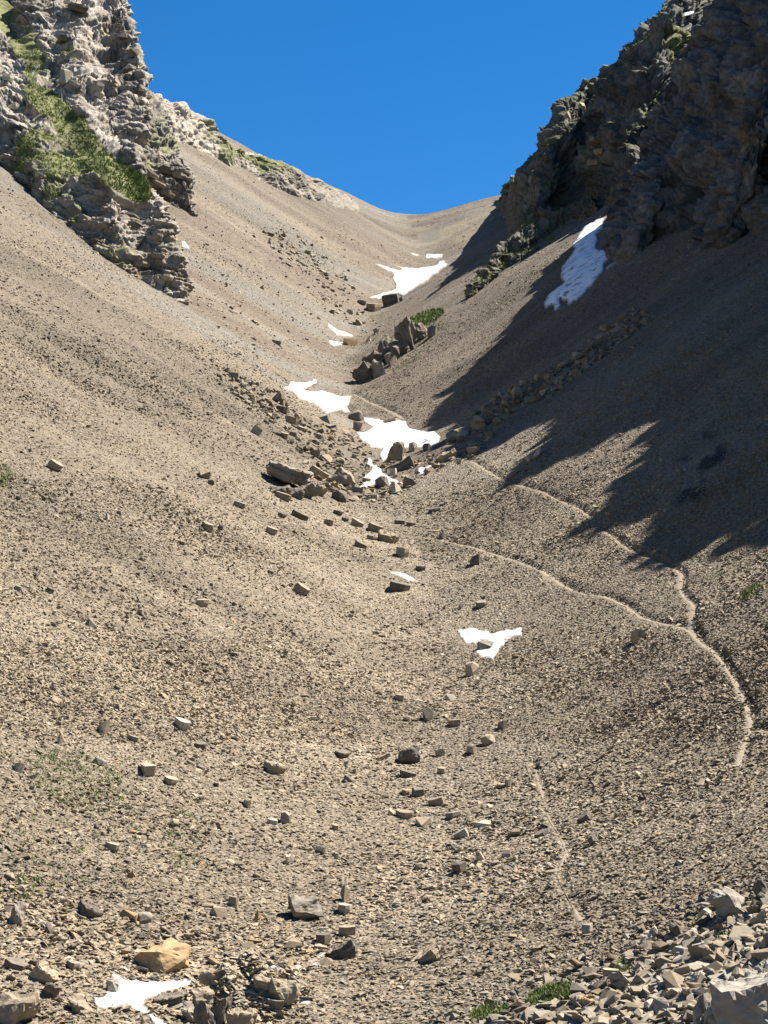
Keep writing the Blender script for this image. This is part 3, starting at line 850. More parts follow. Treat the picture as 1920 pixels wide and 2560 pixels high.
T_TAN = [(0.33, 0.265, 0.195), (0.45, 0.37, 0.275), (0.54, 0.455, 0.35)]
T_GREY = [(0.26, 0.225, 0.185), (0.385, 0.34, 0.285), (0.50, 0.445, 0.38)]
T_DARK = [(0.13, 0.115, 0.10), (0.235, 0.20, 0.165), (0.34, 0.295, 0.245)]
T_ORANGE = [(0.46, 0.30, 0.155), (0.58, 0.40, 0.225), (0.66, 0.485, 0.295)]
T_PALE = [(0.53, 0.46, 0.37), (0.64, 0.57, 0.47), (0.71, 0.65, 0.555)]
T_BLUE = [(0.34, 0.31, 0.27), (0.48, 0.44, 0.385), (0.60, 0.56, 0.49)]
T_CREAM = [(0.44, 0.36, 0.26), (0.56, 0.47, 0.35), (0.62, 0.55, 0.43)]
ROCKM = {}
for k, t in dict(tan=T_TAN, grey=T_GREY, dark=T_DARK, orange=T_ORANGE, pale=T_PALE, blue=T_BLUE, cream=T_CREAM).items():
    ROCKM[k] = rock_mat('rock ' + k, t, 2.2, .8, .05, (1, 1, 2.2), .14)
LIB = {}
def lib(kind, k, shape, fine):
    key = (kind, k, shape, fine)
    if key not in LIB:
        box = {'block': (1, .85, .8), 'slab': (1.3, 1, .33), 'round': (1, .95, .8), 'spike': (.7, .6, 1.1)}[shape]
        me = chunk(1000 + k * 17 + sum(map(ord, shape)), {'block': 5, 'slab': 6, 'round': 18, 'spike': 4}[shape], box, fine, 0.055, 7 if shape in ('slab', 'block') else 0, 'plate' if shape == 'slab' else 'hull')
        me.materials.append(ROCKM[kind]); LIB[key] = me
    return LIB[key]

def place_rock(name, u, v, w, h, kind, shape, k=None, spin=None, tilt=0.0, sink=0.27, align=0.45, size_scale=1.0):
    """a rock whose foot is at photo pixel (u, v), about w by h pixels large there"""
    p = hit(u, v)[0]
    m = p[1] / FPX * 1.02
    W = w * m * size_scale; Hh = h * m * (1.15 if shape == 'spike' else 1.1) * size_scale
    big = w * h > 1500
    if k is None: k = random.randrange(6)
    me = lib(kind, k if not big else 50 + random.randrange(5), shape, 3 if big else 0)
    o = bpy.data.objects.new(name, me); C.objects.link(o)
    D = W * (.85 if shape != 'slab' else .75)
    if shape == 'slab': Hh = Hh * .9
    n = gnormal(p[0], p[1], 2.0)
    if shape == 'slab': align = max(align, .55)
    zax = Vector((0, 0, 1)).lerp(Vector(n), align).normalized()
    q = zax.to_track_quat('Z', 'Y')
    from mathutils import Quaternion
    sp = random.uniform(0, 6.28) if spin is None else math.radians(spin)
    q = q @ Quaternion((0, 0, 1), sp)
    if tilt: q = Quaternion((0, 1, 0), math.radians(tilt)) @ q
    o.rotation_mode = 'QUATERNION'; o.rotation_quaternion = q
    o.scale = (W, D, Hh / (1 - sink * .6))
    back = D * .35
    y = p[1] + back; x = p[0] * y / p[1]
    o.location = (x, y, float(gz(x, y)) + Hh * (0.5 - sink))
    return o
def ell(u, v, a, b, rot=0):
    t = np.linspace(0, 6.283, 17)[:-1]; c, s_ = math.cos(math.radians(rot)), math.sin(math.radians(rot))
    return [(u + a * math.cos(q) * c - b * math.sin(q) * s_, v + a * math.cos(q) * s_ + b * math.sin(q) * c) for q in t]
# ------------------------------------------------------------------ boulders one can pick out: foot pixel, size in pixels, rock, form, label
BOULDERS = [
 (730, 1243, 138, 60, 'grey', 'slab', 'largest flat-topped slab boulder with a black undercut, left of the boulder jumble', 8, 4),
 (707, 1250, 46, 22, 'tan', 'slab', 'tan slab propped against the foot of the largest flat-topped boulder'),
 (800, 1240, 42, 38, 'tan', 'slab', 'stack of tilted plates touching the right end of the largest flat-topped boulder', 30, 22),
 (792, 1192, 56, 26, 'tan', 'slab', 'long tilted slab just above right of the largest flat-topped boulder', -30, 20),
 (859, 1214, 62, 46, 'tan', 'block', 'blocky tan cube-like boulder right of the largest flat-topped boulder'),
 (850, 1253, 42, 30, 'dark', 'round', 'rounded black boulder below the tan cube-like boulder'),
 (895, 1236, 42, 20, 'grey', 'slab', 'low grey boulder at the lower end of the ragged snow tail'),
 (957, 1221, 36, 34, 'dark', 'block', 'dark steep boulder poking out of the end of the snow tail'),
 (990, 1233, 40, 34, 'pale', 'block', 'pale-faced boulder with a black notch at the bottom of the jumble'),
 (1024, 1217, 40, 28, 'dark', 'block', 'black-fronted boulder right of the pale-faced one at the jumble foot'),
 (990, 1152, 64, 48, 'tan', 'spike', 'pointed triangular boulder rising in front of the broad snowfield'),
 (1004, 1178, 86, 32, 'dark', 'slab', 'long dark rough slab below the pointed triangular boulder', 0, -22),
 (980, 1188, 32, 20, 'pale', 'slab', 'pale leaf-shaped plate below the long dark rough slab'),
 (917, 1208, 32, 16, 'tan', 'slab', 'flat tan block in the middle of the ragged snow tail'),
 (890, 1052, 42, 30, 'dark', 'round', 'dark round boulder between the snow wedge and the broad snowfield'),
 (893, 1078, 36, 26, 'tan', 'block', 'tan boulder biting into the left edge of the broad snowfield'),
 (814, 1055, 34, 22, 'grey', 'block', 'grey block just below the snow wedge'),
 (694, 1008, 32, 34, 'dark', 'spike', 'dark upright boulder left of the snow wedge'),
 (706, 1033, 36, 20, 'dark', 'slab', 'black flat boulder below the dark upright one'),
 (638, 1086, 32, 26, 'pale', 'slab', 'whitish tilted slab alone on the slope above the largest flat-topped boulder', 0, 20),
 (661, 1026, 30, 14, 'dark', 'slab', 'thin dark slab left of the black flat boulder'),
 (977, 1060, 40, 13, 'tan', 'slab', 'flat brown rock lying on the top edge of the broad snowfield'),
 (1198, 1074, 48, 40, 'tan', 'block', 'big sunlit tan boulder at the notch in the mountain shadow'),
 (1158, 1095, 52, 30, 'tan', 'block', 'wide tan boulder below the big sunlit one at the shadow notch'),
 (1130, 1100, 32, 26, 'grey', 'round', 'rounded grey boulder right of the broad snowfield tip'),
 (1184, 1133, 44, 18, 'tan', 'slab', 'flat tan slab with a dark slot at the start of the upper path'),
 (1117, 1152, 64, 24, 'tan', 'slab', 'long tan ledge-like slab beside the start of the upper path', 0, -14),
 (1070, 1126, 26, 20, 'dark', 'block', 'dark square block on the lower edge of the broad snowfield'),
 (1033, 1128, 26, 24, 'grey', 'round', 'small grey boulder right of the pointed triangular one'),
 (747, 1296, 60, 18, 'dark', 'slab', 'long dark slab alone below the largest flat-topped boulder', 12, 16),
 (705, 1294, 30, 11, 'dark', 'slab', 'short dark slab left of the long dark slab'),
 (845, 1287, 34, 11, 'dark', 'slab', 'thin dark slab under the jumble foot'),
 (823, 1314, 32, 17, 'tan', 'slab', 'tilted tan slab in the string below the jumble, furthest up its left end'),
 (863, 1303, 22, 9, 'dark', 'slab', 'small black slab between two tan slabs of the string below the jumble'),
 (892, 1316, 34, 17, 'tan', 'slab', 'tan slab with a black face in the middle of the string below the jumble', 0, 18),
 (935, 1329, 42, 22, 'tan', 'slab', 'broad tan plate in the string below the jumble, above the big undercut slab', 0, 18),
 (971, 1357, 64, 32, 'tan', 'slab', 'big undercut tan slab at the lower end of the string of slabs', 4, 10),
 (930, 1350, 28, 13, 'grey', 'slab', 'small grey slab touching the left of the big undercut tan slab'),
 (899, 1369, 34, 15, 'dark', 'slab', 'dark tilted slab below left of the big undercut tan slab', 0, 14),
 (1008, 1392, 48, 27, 'tan', 'slab', 'tan wedge boulder alone below right of the big undercut slab'),
 (1086, 1281, 32, 11, 'dark', 'slab', 'black lens-shaped slab alone on the scree right of the jumble foot'),
 (999, 1310, 28, 11, 'dark', 'slab', 'dark slab above right of the big undercut tan slab'),
 (1027, 1315, 24, 11, 'dark', 'slab', 'small dark slab left of where the main path fades'),
 (1104, 1347, 18, 15, 'dark', 'block', 'small black block on the start of the main path'),
 (677, 1336, 36, 20, 'tan', 'slab', 'tan slab with a black face out on the scree left of the string of slabs', 8, 12),
 (995, 1478, 56, 24, 'dark', 'slab', 'dark wedge slab right under the thin slanting snow strip', 10, 16),
 (752, 1486, 46, 26, 'tan', 'slab', 'cream tilted slab alone left of the thin slanting snow strip', 0, 24),
 (1189, 1414, 30, 28, 'dark', 'block', 'black-and-tan block just below the main path'),
 (1050, 1426, 28, 11, 'dark', 'slab', 'small dark slab above right of the thin snow strip'),
 (676, 1436, 20, 12, 'dark', 'slab', 'small dark stone left of the thin snow strip'),
 (1599, 1605, 46, 38, 'tan', 'spike', 'pointed tan boulder casting a triangular shadow below the main path'),
 (1214, 1624, 42, 22, 'grey', 'block', 'ribbed grey block sitting in the isolated snow patch'),
 (1181, 1689, 40, 36, 'cream', 'round', 'smooth pale rounded boulder below the isolated snow patch'),
 (1204, 1518, 32, 15, 'tan', 'slab', 'flat tan slab midway between the main path and the isolated snow patch'),
 (1345, 1142, 34, 22, 'pale', 'block', 'white boulder on the lit scree beside the shadow notch'),
 (1324, 1152, 22, 14, 'pale', 'slab', 'small white slab touching the white boulder by the shadow notch'),
 (135, 1176, 42, 26, 'tan', 'slab', 'tilted tan slab with a black face alone high on the left slope', 0, 28),
 (508, 1196, 34, 20, 'tan', 'block', 'small clump block with dark shadow left of the largest flat-topped boulder'),
 (528, 1212, 18, 14, 'dark', 'block', 'black stone below the small clump block'),
 (268, 1302, 12, 18, 'pale', 'spike', 'thin white upright stone on the left slope'),
 (506, 1517, 38, 20, 'cream', 'slab', 'cream flat boulder in the middle of the left slope', 0, -8),
 (228, 1569, 28, 22, 'grey', 'block', 'grey boulder with black shadow on the left slope below the thin white stone'),
 (352, 1540, 20, 18, 'tan', 'spike', 'small leaning stone between the cream flat boulder and the grey boulder'),
 (125, 1482, 24, 14, 'dark', 'slab', 'small dark-backed stone on the far left slope'),
 (46, 1477, 24, 12, 'blue', 'slab', 'bluish flat stone near the left edge on the left slope'),
 (258, 1834, 34, 34, 'tan', 'block', 'blocky pinkish boulder with a black shadow in the lower left'),
 (153, 1860, 20, 30, 'tan', 'spike', 'narrow upright tan stone left of the blocky pinkish boulder'),
 (453, 1825, 40, 26, 'pale', 'slab', 'pale-topped dark slab right of the blocky pinkish boulder'),
 (501, 1872, 36, 14, 'dark', 'slab', 'dark flat stone below right of the pale-topped dark slab'),
 (333, 1854, 28, 14, 'grey', 'slab', 'grey flat stone between the blocky pinkish boulder and the pale-topped slab'),
 (552, 1325, 14, 14, 'dark', 'round', 'small black round stone left of the short dark slab'),
 (516, 1327, 32, 22, 'tan', 'slab', 'leaning tan stone beside the small black round stone'),
 (600, 1270, 32, 16, 'grey', 'slab', 'dull grey stone just left below the largest flat-topped boulder'),
 (46, 1930, 32, 24, 'grey', 'block', 'grey boulder near the left edge above the grass tufts'),
 (249, 1912, 36, 17, 'grey', 'round', 'oval grey boulder above the striped boulder'),
 (365, 1940, 44, 28, 'cream', 'block', 'cream boulder with striped bedding in the lower left'),
 (428, 1962, 46, 17, 'cream', 'slab', 'cream plate just below right of the striped boulder'),
 (691, 1934, 66, 32, 'tan', 'slab', 'large flat tan boulder alone in the lower middle', 6, 8),
 (715, 2060, 34, 30, 'grey', 'block', 'stubby grey block beside a white stone'),
 (680, 2061, 26, 14, 'pale', 'slab', 'white stone touching the stubby grey block'),
 (871, 1957, 24, 20, 'dark', 'block', 'black-fronted stone right of the large flat tan boulder'),
 (885, 1934, 18, 16, 'tan', 'block', 'small tan stone above the black-fronted stone'),
 (283, 2129, 42, 20, 'tan', 'slab', 'low tan slab in the lower left scree'),
 (434, 2066, 28, 17, 'cream', 'block', 'cream stone below the striped boulder'),
 (619, 2019, 28, 22, 'tan', 'block', 'tan stone upper left of the stubby grey block'),
 (804, 2136, 30, 22, 'dark', 'block', 'dark stone with a pale lid right of the stubby grey block'),
 (862, 2254, 30, 40, 'tan', 'spike', 'upright pointed slab above the dark splintered slab'),
 (862, 2282, 46, 22, 'blue', 'slab', 'blue-grey flat stone at the foot of the upright pointed slab'),
 (761, 2304, 86, 62, 'grey', 'block', 'big rough grey-brown boulder in the lower middle', 0, 0),
 (229, 2296, 74, 30, 'dark', 'slab', 'long dark log-like slab above the orange boulder', 0, 24),
 (48, 2318, 58, 54, 'grey', 'block', 'rough crumbling boulder by the left edge above the bottom', 0, 30),
 (124, 2338, 24, 30, 'dark', 'spike', 'dark narrow stone right of the rough crumbling boulder'),
 (362, 2309, 46, 26, 'grey', 'round', 'rounded grey boulder with a black left side above the orange boulder'),
 (370, 2288, 17, 22, 'cream', 'spike', 'small square cream stone standing on the rounded grey boulder'),
 (547, 2294, 38, 25, 'tan', 'block', 'tan boulder left of the big rough grey-brown boulder'),
 (584, 2266, 26, 26, 'tan', 'block', 'tan stone with a black hollow upper left of the big rough boulder'),
 (642, 2304, 20, 28, 'orange', 'spike', 'small orange-tan upright block near the big rough boulder'),
 (868, 2340, 42, 26, 'tan', 'slab', 'dark-faced tan stone below the blue-grey flat stone'),
 (807, 2360, 48, 26, 'dark', 'slab', 'dark hollowed slab below the big rough boulder'),
 (858, 2396, 84, 40, 'dark', 'slab', 'dark splintered slab with a black left end', 10, -26),
 (407, 2429, 142, 64, 'orange', 'round', 'large orange boulder with a shaded brown front above the bottom snow patch', 4, 6),
 (395, 2352, 9, 17, 'pale', 'spike', 'tiny white stone standing behind the orange boulder'),
 (182, 2424, 38, 20, 'grey', 'slab', 'mauve-grey slab left of the orange boulder'),
 (110, 2458, 76, 40, 'cream', 'slab', 'long slanting cream plank of rock at the lower left', 0, 38),
 (40, 2424, 64, 18, 'dark', 'slab', 'long dark slab near the left edge below the rough crumbling boulder', 0, 16),
 (40, 2566, 108, 96, 'tan', 'block', 'huge striped tan boulder in the bottom left corner', 0, 18),
 (122, 2496, 60, 40, 'dark', 'block', 'dark block right behind the huge striped corner boulder'),
 (205, 2535, 66, 40, 'tan', 'block', 'tan rocks edge boulder left of the bottom snow patch'),
 (280, 2482, 38, 30, 'grey', 'block', 'grey boulder breaking the upper left rim of the bottom snow patch'),
 (428, 2516, 92, 26, 'dark', 'slab', 'dark low slab on the right rim of the bottom snow patch', 0, -12),
 (706, 2520, 74, 56, 'cream', 'round', 'rounded cream boulder on the right end of the grassy cleft mound'),
 (689, 2528, 42, 22, 'grey', 'slab', 'grey stone in front of the rounded cream boulder'),
 (1018, 1944, 42, 16, 'dark', 'slab', 'dark slab below the rough dark-grey boulder', 0, 18),
 (1044, 1994, 30, 24, 'dark', 'block', 'dark cubic stone in the middle stone cluster'),
 (1015, 1988, 30, 15, 'tan', 'slab', 'tan slab with an angular black shadow left of the dark cubic stone'),
 (1009, 2047, 46, 20, 'tan', 'slab', 'low brown slab at the left of the middle stone cluster'),
 (1055, 2066, 44, 24, 'cream', 'block', 'bright cream boulder at the foot of the middle stone cluster'),
 (980, 2038, 20, 17, 'cream', 'block', 'small cream stone at the left tip of the middle stone cluster'),
 (1134, 2046, 42, 16, 'grey', 'slab', 'grey slab at the right end of the middle stone cluster'),
 (1092, 2014, 40, 20, 'tan', 'slab', 'tan tilted plate above the grey slab of the middle cluster', 0, -20),
 (1156, 2096, 40, 24, 'blue', 'slab', 'bluish-white slab with a hooked black shadow', 0, -24),
 (1272, 1968, 20, 20, 'tan', 'spike', 'small tan stone trailing a long black shadow on the right-hand scree'),
 (1147, 2184, 38, 28, 'dark', 'block', 'dark square boulder below the bluish-white slab'),
 (1267, 2143, 26, 22, 'tan', 'block', 'tan stone with a round black shadow right of the bluish-white slab'),
 (1202, 2152, 28, 24, 'tan', 'block', 'brown stone above right of the dark square boulder'),
 (1463, 2052, 44, 18, 'dark', 'slab', 'dark lens-shaped slab on the right-hand scree', 0, -24),
 (1484, 2112, 24, 24, 'dark', 'spike', 'tilted dark stone beside the faint zigzag path', 0, -24),
 (1353, 2092, 46, 13, 'dark', 'slab', 'thin dark slab beside the top of the faint zigzag path', 0, -14),
 (1078, 2402, 112, 34, 'tan', 'slab', 'long tan slab trailing a black shadow in the lower right scree', 0, -32),
 (1472, 2334, 30, 24, 'pale', 'block', 'white block at the lower end of the faint zigzag path'),
 (1822, 2296, 96, 74, 'blue', 'block', 'big grey and orange faced boulder in the pale rubble'),
 (1737, 2362, 50, 40, 'cream', 'block', 'split cream boulder in the pale rubble below the big grey one'),
 (1692, 2345, 40, 40, 'dark', 'block', 'brown boulder left of the split cream boulder'),
 (1775, 2352, 48, 24, 'cream', 'slab', 'cream slab bridging right of the split cream boulder', 0, -12),
 (1772, 2372, 40, 22, 'blue', 'slab', 'dark blue-grey block below the cream bridging slab'),
 (1908, 2245, 44, 52, 'dark', 'block', 'dark rounded boulder at the right edge above the pale rubble'),
 (1676, 2478, 66, 46, 'blue', 'block', 'grey boulder with a big brown shaded front in the pale rubble'),
 (1640, 2532, 62, 36, 'pale', 'block', 'pale faceted boulder near the bottom of the rubble'),
 (1470, 2520, 56, 32, 'orange', 'slab', 'orange-tan slab next to the brightest grass tuft'),
 (1023, 1910, 56, 46, 'dark', 'round', 'rough dark-grey boulder in the middle of the lower slope'),
 (1067, 1804, 30, 34, 'dark', 'block', 'brown block with a sunlit right side above the rough dark-grey boulder'),
 (1222, 1862, 38, 26, 'cream', 'block', 'cream boulder with a black left foot, right of the rough dark-grey one'),
 (1136, 1816, 38, 19, 'tan', 'slab', 'tan wedge stone right of the brown sunlit block'),
 (1180, 1886, 32, 26, 'cream', 'block', 'ribbed cream stone between the rough dark-grey boulder and the cream boulder'),
 (1000, 1752, 30, 15, 'tan', 'slab', 'tan pointed slab below left of the smooth pale rounded boulder'),
 (1126, 1752, 24, 17, 'pale', 'block', 'whitish stone below the smooth pale rounded boulder'),
 (1017, 1804, 20, 15, 'tan', 'block', 'small tan stone left of the brown sunlit block'),
 (1255, 1824, 30, 22, 'dark', 'block', 'dark-sided stone above right of the cream boulder'),
 (857, 1893, 52, 12, 'dark', 'slab', 'long thin dark slab left of the rough dark-grey boulder'),
 (1104, 1934, 22, 17, 'cream', 'slab', 'small cream leaning plate right below the rough dark-grey boulder'),
 (977, 764, 48, 30, 'dark', 'block', 'big dark angular boulder at the foot of the highest gully snowfield'),
 (1005, 752, 20, 10, 'dark', 'slab', 'small dark slab right of the big dark angular boulder'),
 (876, 864, 38, 20, 'orange', 'block', 'tan boulder with a black front beside two small snow patches in the upper gully'),
 (942, 833, 20, 14, 'grey', 'block', 'small square grey block in the upper gully'),
 (896, 814, 22, 20, 'tan', 'block', 'tan stone with a round black shadow in the upper gully'),
 (935, 778, 50, 22, 'tan', 'slab', 'tan slab mass left of the big dark angular boulder'),
 (905, 762, 30, 12, 'grey', 'slab', 'thin slab at the left corner of the highest gully snowfield'),
 (691, 860, 24, 11, 'grey', 'slab', 'lone grey slab on the slope left of the upper gully snow'),
 (676, 590, 20, 9, 'dark', 'slab', 'lone dark slab high on the sunlit upper scree'),
]
for i, b in enumerate(BOULDERS):
    u, v, w, h, kind, shape, label = b[:7]
    spin = b[7] if len(b) > 7 else None; tilt = b[8] if len(b) > 8 else 0
    random.seed(500 + i)
    if i == 0:                                   # a cap slab on a cracked, undercut base
        e = bpy.data.objects.new('boulder', None); C.objects.link(e); e.location = hit(u, v)[0]
        tag(e, label, 'boulder', 'boulders scattered over the scree')
        for nm, du, dv, w_, h_, kd, sh_, sp_, tl_ in (('cap_slab', 0, -16, 146, 44, 'grey', 'slab', 4, 6), ('base_block', -26, 0, 60, 34, 'dark', 'block', 0, 0), ('base_block', 14, 4, 50, 36, 'dark', 'block', 30, 0), ('base_block', 42, 4, 52, 40, 'grey', 'block', 60, 0)):
            o = place_rock(nm, u + du, v + dv, w_, h_, kd, sh_, 2, sp_, tl_, sink=.05 if nm == 'cap_slab' else .2)
            o.parent = e; o.location = Vector(o.location) - e.location + (Vector((0, 0, .55)) if nm == 'cap_slab' else Vector((0, 0, 0)))
        continue
    o = place_rock('boulder', u, v, w, h, kind, shape, None, spin, tilt)
    tag(o, label, 'boulder', 'boulders scattered over the scree')

# ------------------------------------------------------------------ boulder fields: each block its own thing
LANDMARKS = [(730, 1215, 'the largest flat-topped boulder'), (859, 1190, 'the tan cube-like boulder'), (990, 1130, 'the pointed triangular boulder'), (890, 1040, 'the dark round boulder between the snowfields'),
 (1198, 1055, 'the sunlit boulder at the shadow notch'), (780, 1020, 'the wedge of snow'), (960, 1090, 'the broad snowfield'), (1004, 1165, 'the long dark rough slab'), (988, 1215, 'the pale-faced boulder'),
 (1117, 1140, 'the long tan ledge-like slab'), (694, 990, 'the dark upright boulder'), (638, 1075, 'the whitish tilted slab'), (814, 1045, 'the grey block below the snow wedge'), (977, 750, 'the big dark angular boulder'),
 (876, 855, 'the black-fronted tan boulder in the upper gully'), (935, 770, 'the tan slab mass'), (985, 700, 'the highest gully snowfield'), (676, 588, 'the lone dark slab'), (691, 858, 'the lone grey slab'),
 (850, 825, 'the narrow slanting snow streak'), (1430, 700, 'the long bluish snowfield'), (1560, 650, 'the foot of the dark buttress'), (1760, 1150, 'the dark wet stain'), (1822, 2260, 'the big grey and orange boulder'),
 (1737, 2345, 'the split cream boulder'), (1692, 2330, 'the brown boulder in the rubble'), (1676, 2455, 'the brown-fronted grey boulder'), (1640, 2515, 'the pale faceted boulder'), (1470, 2505, 'the orange-tan slab'),
 (1385, 2490, 'the brightest grass tuft'), (1225, 2535, 'the lowest grass tuft'), (1472, 2320, 'the white block ending the zigzag path'), (1830, 2500, 'the cracked corner rock'), (1558, 2420, 'the small steep grass tuft'),
 (1815, 2352, 'the thin grass strip'), (407, 2400, 'the orange boulder'), (761, 2280, 'the big rough grey-brown boulder'), (691, 1920, 'the large flat tan boulder'), (1023, 1890, 'the rough dark-grey boulder'),
 (365, 1930, 'the striped boulder'), (258, 1815, 'the blocky pinkish boulder'), (715, 2045, 'the stubby grey block'), (1055, 2055, 'the bright cream boulder'), (917, 1205, 'the ragged snow tail')]
USED = set(b[6] for b in BOULDERS)
COLW = dict(tan='tan', grey='grey', dark='dark', cream='cream', pale='pale', blue='grey', orange='orange')
SHW = dict(block='block', slab='slab', round='rounded rock', spike='pointed rock')
def own_label(u, v, w, kind, sh, where):
    order = sorted(LANDMARKS, key=lambda q: math.hypot(q[0] - u, (q[1] - v) * 1.3))
    size = 'small' if w < 20 else ('middling' if w < 34 else 'large')
    for q in order[:5]:
        dx, dy = u - q[0], v - q[1]; d = math.hypot(dx, dy)
        near = 'just ' if d < 55 else ('' if d < 130 else 'well ')
        if abs(dx) > 2 * abs(dy): di = 'right of' if dx > 0 else 'left of'
        elif abs(dy) > 2 * abs(dx): di = 'below' if dy > 0 else 'above'
        else: di = ('below ' if dy > 0 else 'above ') + ('right of' if dx > 0 else 'left of')
        lab = f"{size} {COLW[kind]} {SHW[sh]} {where}, {near}{di} {q[2]}"
        if lab not in USED and len(lab.split()) <= 16:
            USED.add(lab); return lab
    return None
def field(poly, n, smin, smax, kinds, where, group, seed, shapes=('block', 'slab', 'slab', 'round'), power=1.8, name='boulder'):
    r = random.Random(seed); poly = np.array(poly, float); lo, hi = poly.min(0), poly.max(0); got = []
    tries = 0
    while len(got) < n and tries < n * 80:
        tries += 1
        u, v = r.uniform(lo[0], hi[0]), r.uniform(lo[1], hi[1])
        if not inside(poly, np.array([u]), np.array([v]))[0]: continue
        if any(inside(q, np.array([u]), np.array([v - 3]))[0] for q in SNOW_POLY): continue
        w = smin + (smax - smin) * r.random() ** power
        if any(abs(u - a) < (w + b) * .36 and abs(v - c) < (w + b) * .2 for a, c, b in got): continue
        if any(abs(u - b[0]) < (w + b[2]) * .42 and -b[3] * .9 - w * .3 < v - b[1] < w * .5 for b in BOULDERS): continue
        sh = r.choice(shapes); kind = r.choice(kinds)
        lab = own_label(u, v, w, kind, sh, where)
        if lab is None: continue
        got.append((u, v, w))
        random.seed(seed * 1000 + len(got))
        o = place_rock(name, u, v, w, w * r.uniform(.4, .75) * (1.25 if sh == 'spike' else 1), kind, sh, tilt=r.uniform(-22, 22))
        tag(o, lab, 'boulder', group)
JUMBLE = [(640, 960), (700, 985), (740, 1035), (800, 1060), (900, 1100), (950, 1160), (1040, 1150), (1110, 1110), (1190, 1060), (1240, 1090), (1170, 1150), (1080, 1180), (1010, 1230), (930, 1260), (840, 1250), (790, 1200), (730, 1120), (660, 1070), (590, 990), (560, 930)]
TALUS = [(640, 560), (760, 600), (870, 690), (900, 760), (960, 800), (980, 850), (930, 880), (900, 830), (850, 800), (760, 720), (690, 640)]
STREAK = [(1180, 1050), (1210, 1010), (1320, 950), (1420, 900), (1540, 800), (1610, 760), (1640, 790), (1560, 850), (1470, 920), (1380, 985), (1280, 1030), (1240, 1060)]
BAND = [(560, 920), (620, 960), (700, 1060), (640, 1040), (540, 960), (470, 880)]
RUBBLE = [(1935, 2200), (1760, 2262), (1640, 2330), (1560, 2400), (1480, 2470), (1400, 2570), (1935, 2570)]
field(JUMBLE, 42, 16, 36, ['tan', 'tan', 'grey', 'dark', 'grey', 'cream'], 'in the jumble', 'small rocks of the boulder jumble', 21)
field(TALUS, 16, 12, 22, ['tan', 'cream', 'grey', 'cream', 'dark'], 'in the upper talus', 'small rocks of the upper talus band', 22)
field(STREAK, 22, 16, 34, ['dark', 'grey', 'blue', 'grey'], 'in the shaded stone streak', 'rocks of the shaded stone streak', 24)
field(RUBBLE, 44, 26, 54, ['pale', 'cream', 'tan', 'blue', 'cream'], 'in the pale rubble', 'limestone blocks of the rubble bank', 25, ('block', 'block', 'spike', 'slab'), 1.6)
field([(0, 1750), (300, 1800), (800, 1850), (1250, 1800), (1300, 2200), (900, 2450), (650, 2350), (420, 2350), (300, 2440), (0, 2400)], 14, 18, 28, ['tan', 'cream', 'tan', 'grey', 'dark'], 'on the lower scree', 'loose stones of the lower scree', 26)

# --- blocky outcrop in the gully: one thing, its blocks are parts
def outcrop(name, label, blocks_, group=None, grow=1.0):
    us = [b[0] for b in blocks_]; vs = [b[1] for b in blocks_]
    c = hit(np.mean(us), max(vs))[0]
    e = bpy.data.objects.new(name, None); C.objects.link(e); e.location = c
    tag(e, label, 'rock outcrop', group)
    for i, (u, v, w, h, kind, shape, tilt) in enumerate(blocks_):
        random.seed(900 + i)
        o = place_rock(dict(block='rock_block', slab='rock_slab', spike='rock_fin', round='rock_knob')[shape], u, v, w * grow, h * grow, kind, shape, None, random.uniform(-40, 40), tilt, sink=.15, align=.2)
        o.parent = e; o.location = Vector(o.location) - e.location
    return e
outcrop('rock_outcrop', 'blocky layered dark grey outcrop with green grass on top in the middle of the gully', [
 (1001, 846, 26, 26, 'grey', 'block', 0), (998, 862, 30, 24, 'dark', 'block', 0), (1002, 890, 42, 34, 'dark', 'block', 0), (987, 909, 22, 34, 'dark', 'spike', 10),
 (1022, 880, 24, 66, 'dark', 'spike', -10), (1032, 855, 26, 40, 'grey', 'block', 0), (1056, 848, 30, 32, 'dark', 'block', 0), (966, 894, 38, 36, 'dark', 'round', 0),
 (938, 922, 46, 32, 'dark', 'block', 0), (944, 944, 34, 34, 'grey', 'block', 0), (908, 956, 44, 40, 'dark', 'slab', -25), (1080, 842, 24, 20, 'dark', 'block', 0), (975, 915, 26, 26, 'grey', 'block', 0)], None, 1.3)
outcrop('rock_mound', 'grassy rocky mound split by a dark cleft beside the bottom snow patch', [
 (505, 2530, 62, 56, 'tan', 'block', -20), (484, 2560, 56, 50, 'grey', 'block', -16), (552, 2580, 46, 84, 'dark', 'spike', 6), (515, 2580, 50, 70, 'dark', 'spike', -14), (532, 2470, 60, 40, 'tan', 'block', 0), (605, 2585, 80, 60, 'tan', 'slab', 0), (660, 2490, 60, 30, 'tan', 'slab', 0)])
def corner_rock():
    c = hit(1850, 2560)[0]
    e = bpy.data.objects.new('rock_outcrop', None); C.objects.link(e); e.location = c
    tag(e, 'cracked pale grey rock half in shade in the bottom right corner', 'rock outcrop')
    for i, (u, v, w, h, kind, tl) in enumerate([(1905, 2600, 250, 190, 'blue', -18), (1800, 2590, 120, 120, 'pale', -10), (1940, 2520, 170, 130, 'blue', -24), (1765, 2600, 60, 140, 'grey', 6)]):
        me = chunk(4400 + i, 14, (1, .9, .8), 4, 0.055, 6); me.materials.append(ROCKM[kind])
        p = hit(u, min(v, 2600))[0]; m = p[1] / FPX
        o = bpy.data.objects.new('rock_fin' if i == 3 else 'rock_block', me); C.objects.link(o); o.parent = e
        o.scale = (w * m, w * m * .8, h * m * 1.1); o.rotation_euler = (.2, math.radians(tl), i * .7)
        o.location = Vector((p[0], p[1] + w * m * .3, p[2] + h * m * .3)) - e.location
corner_rock()

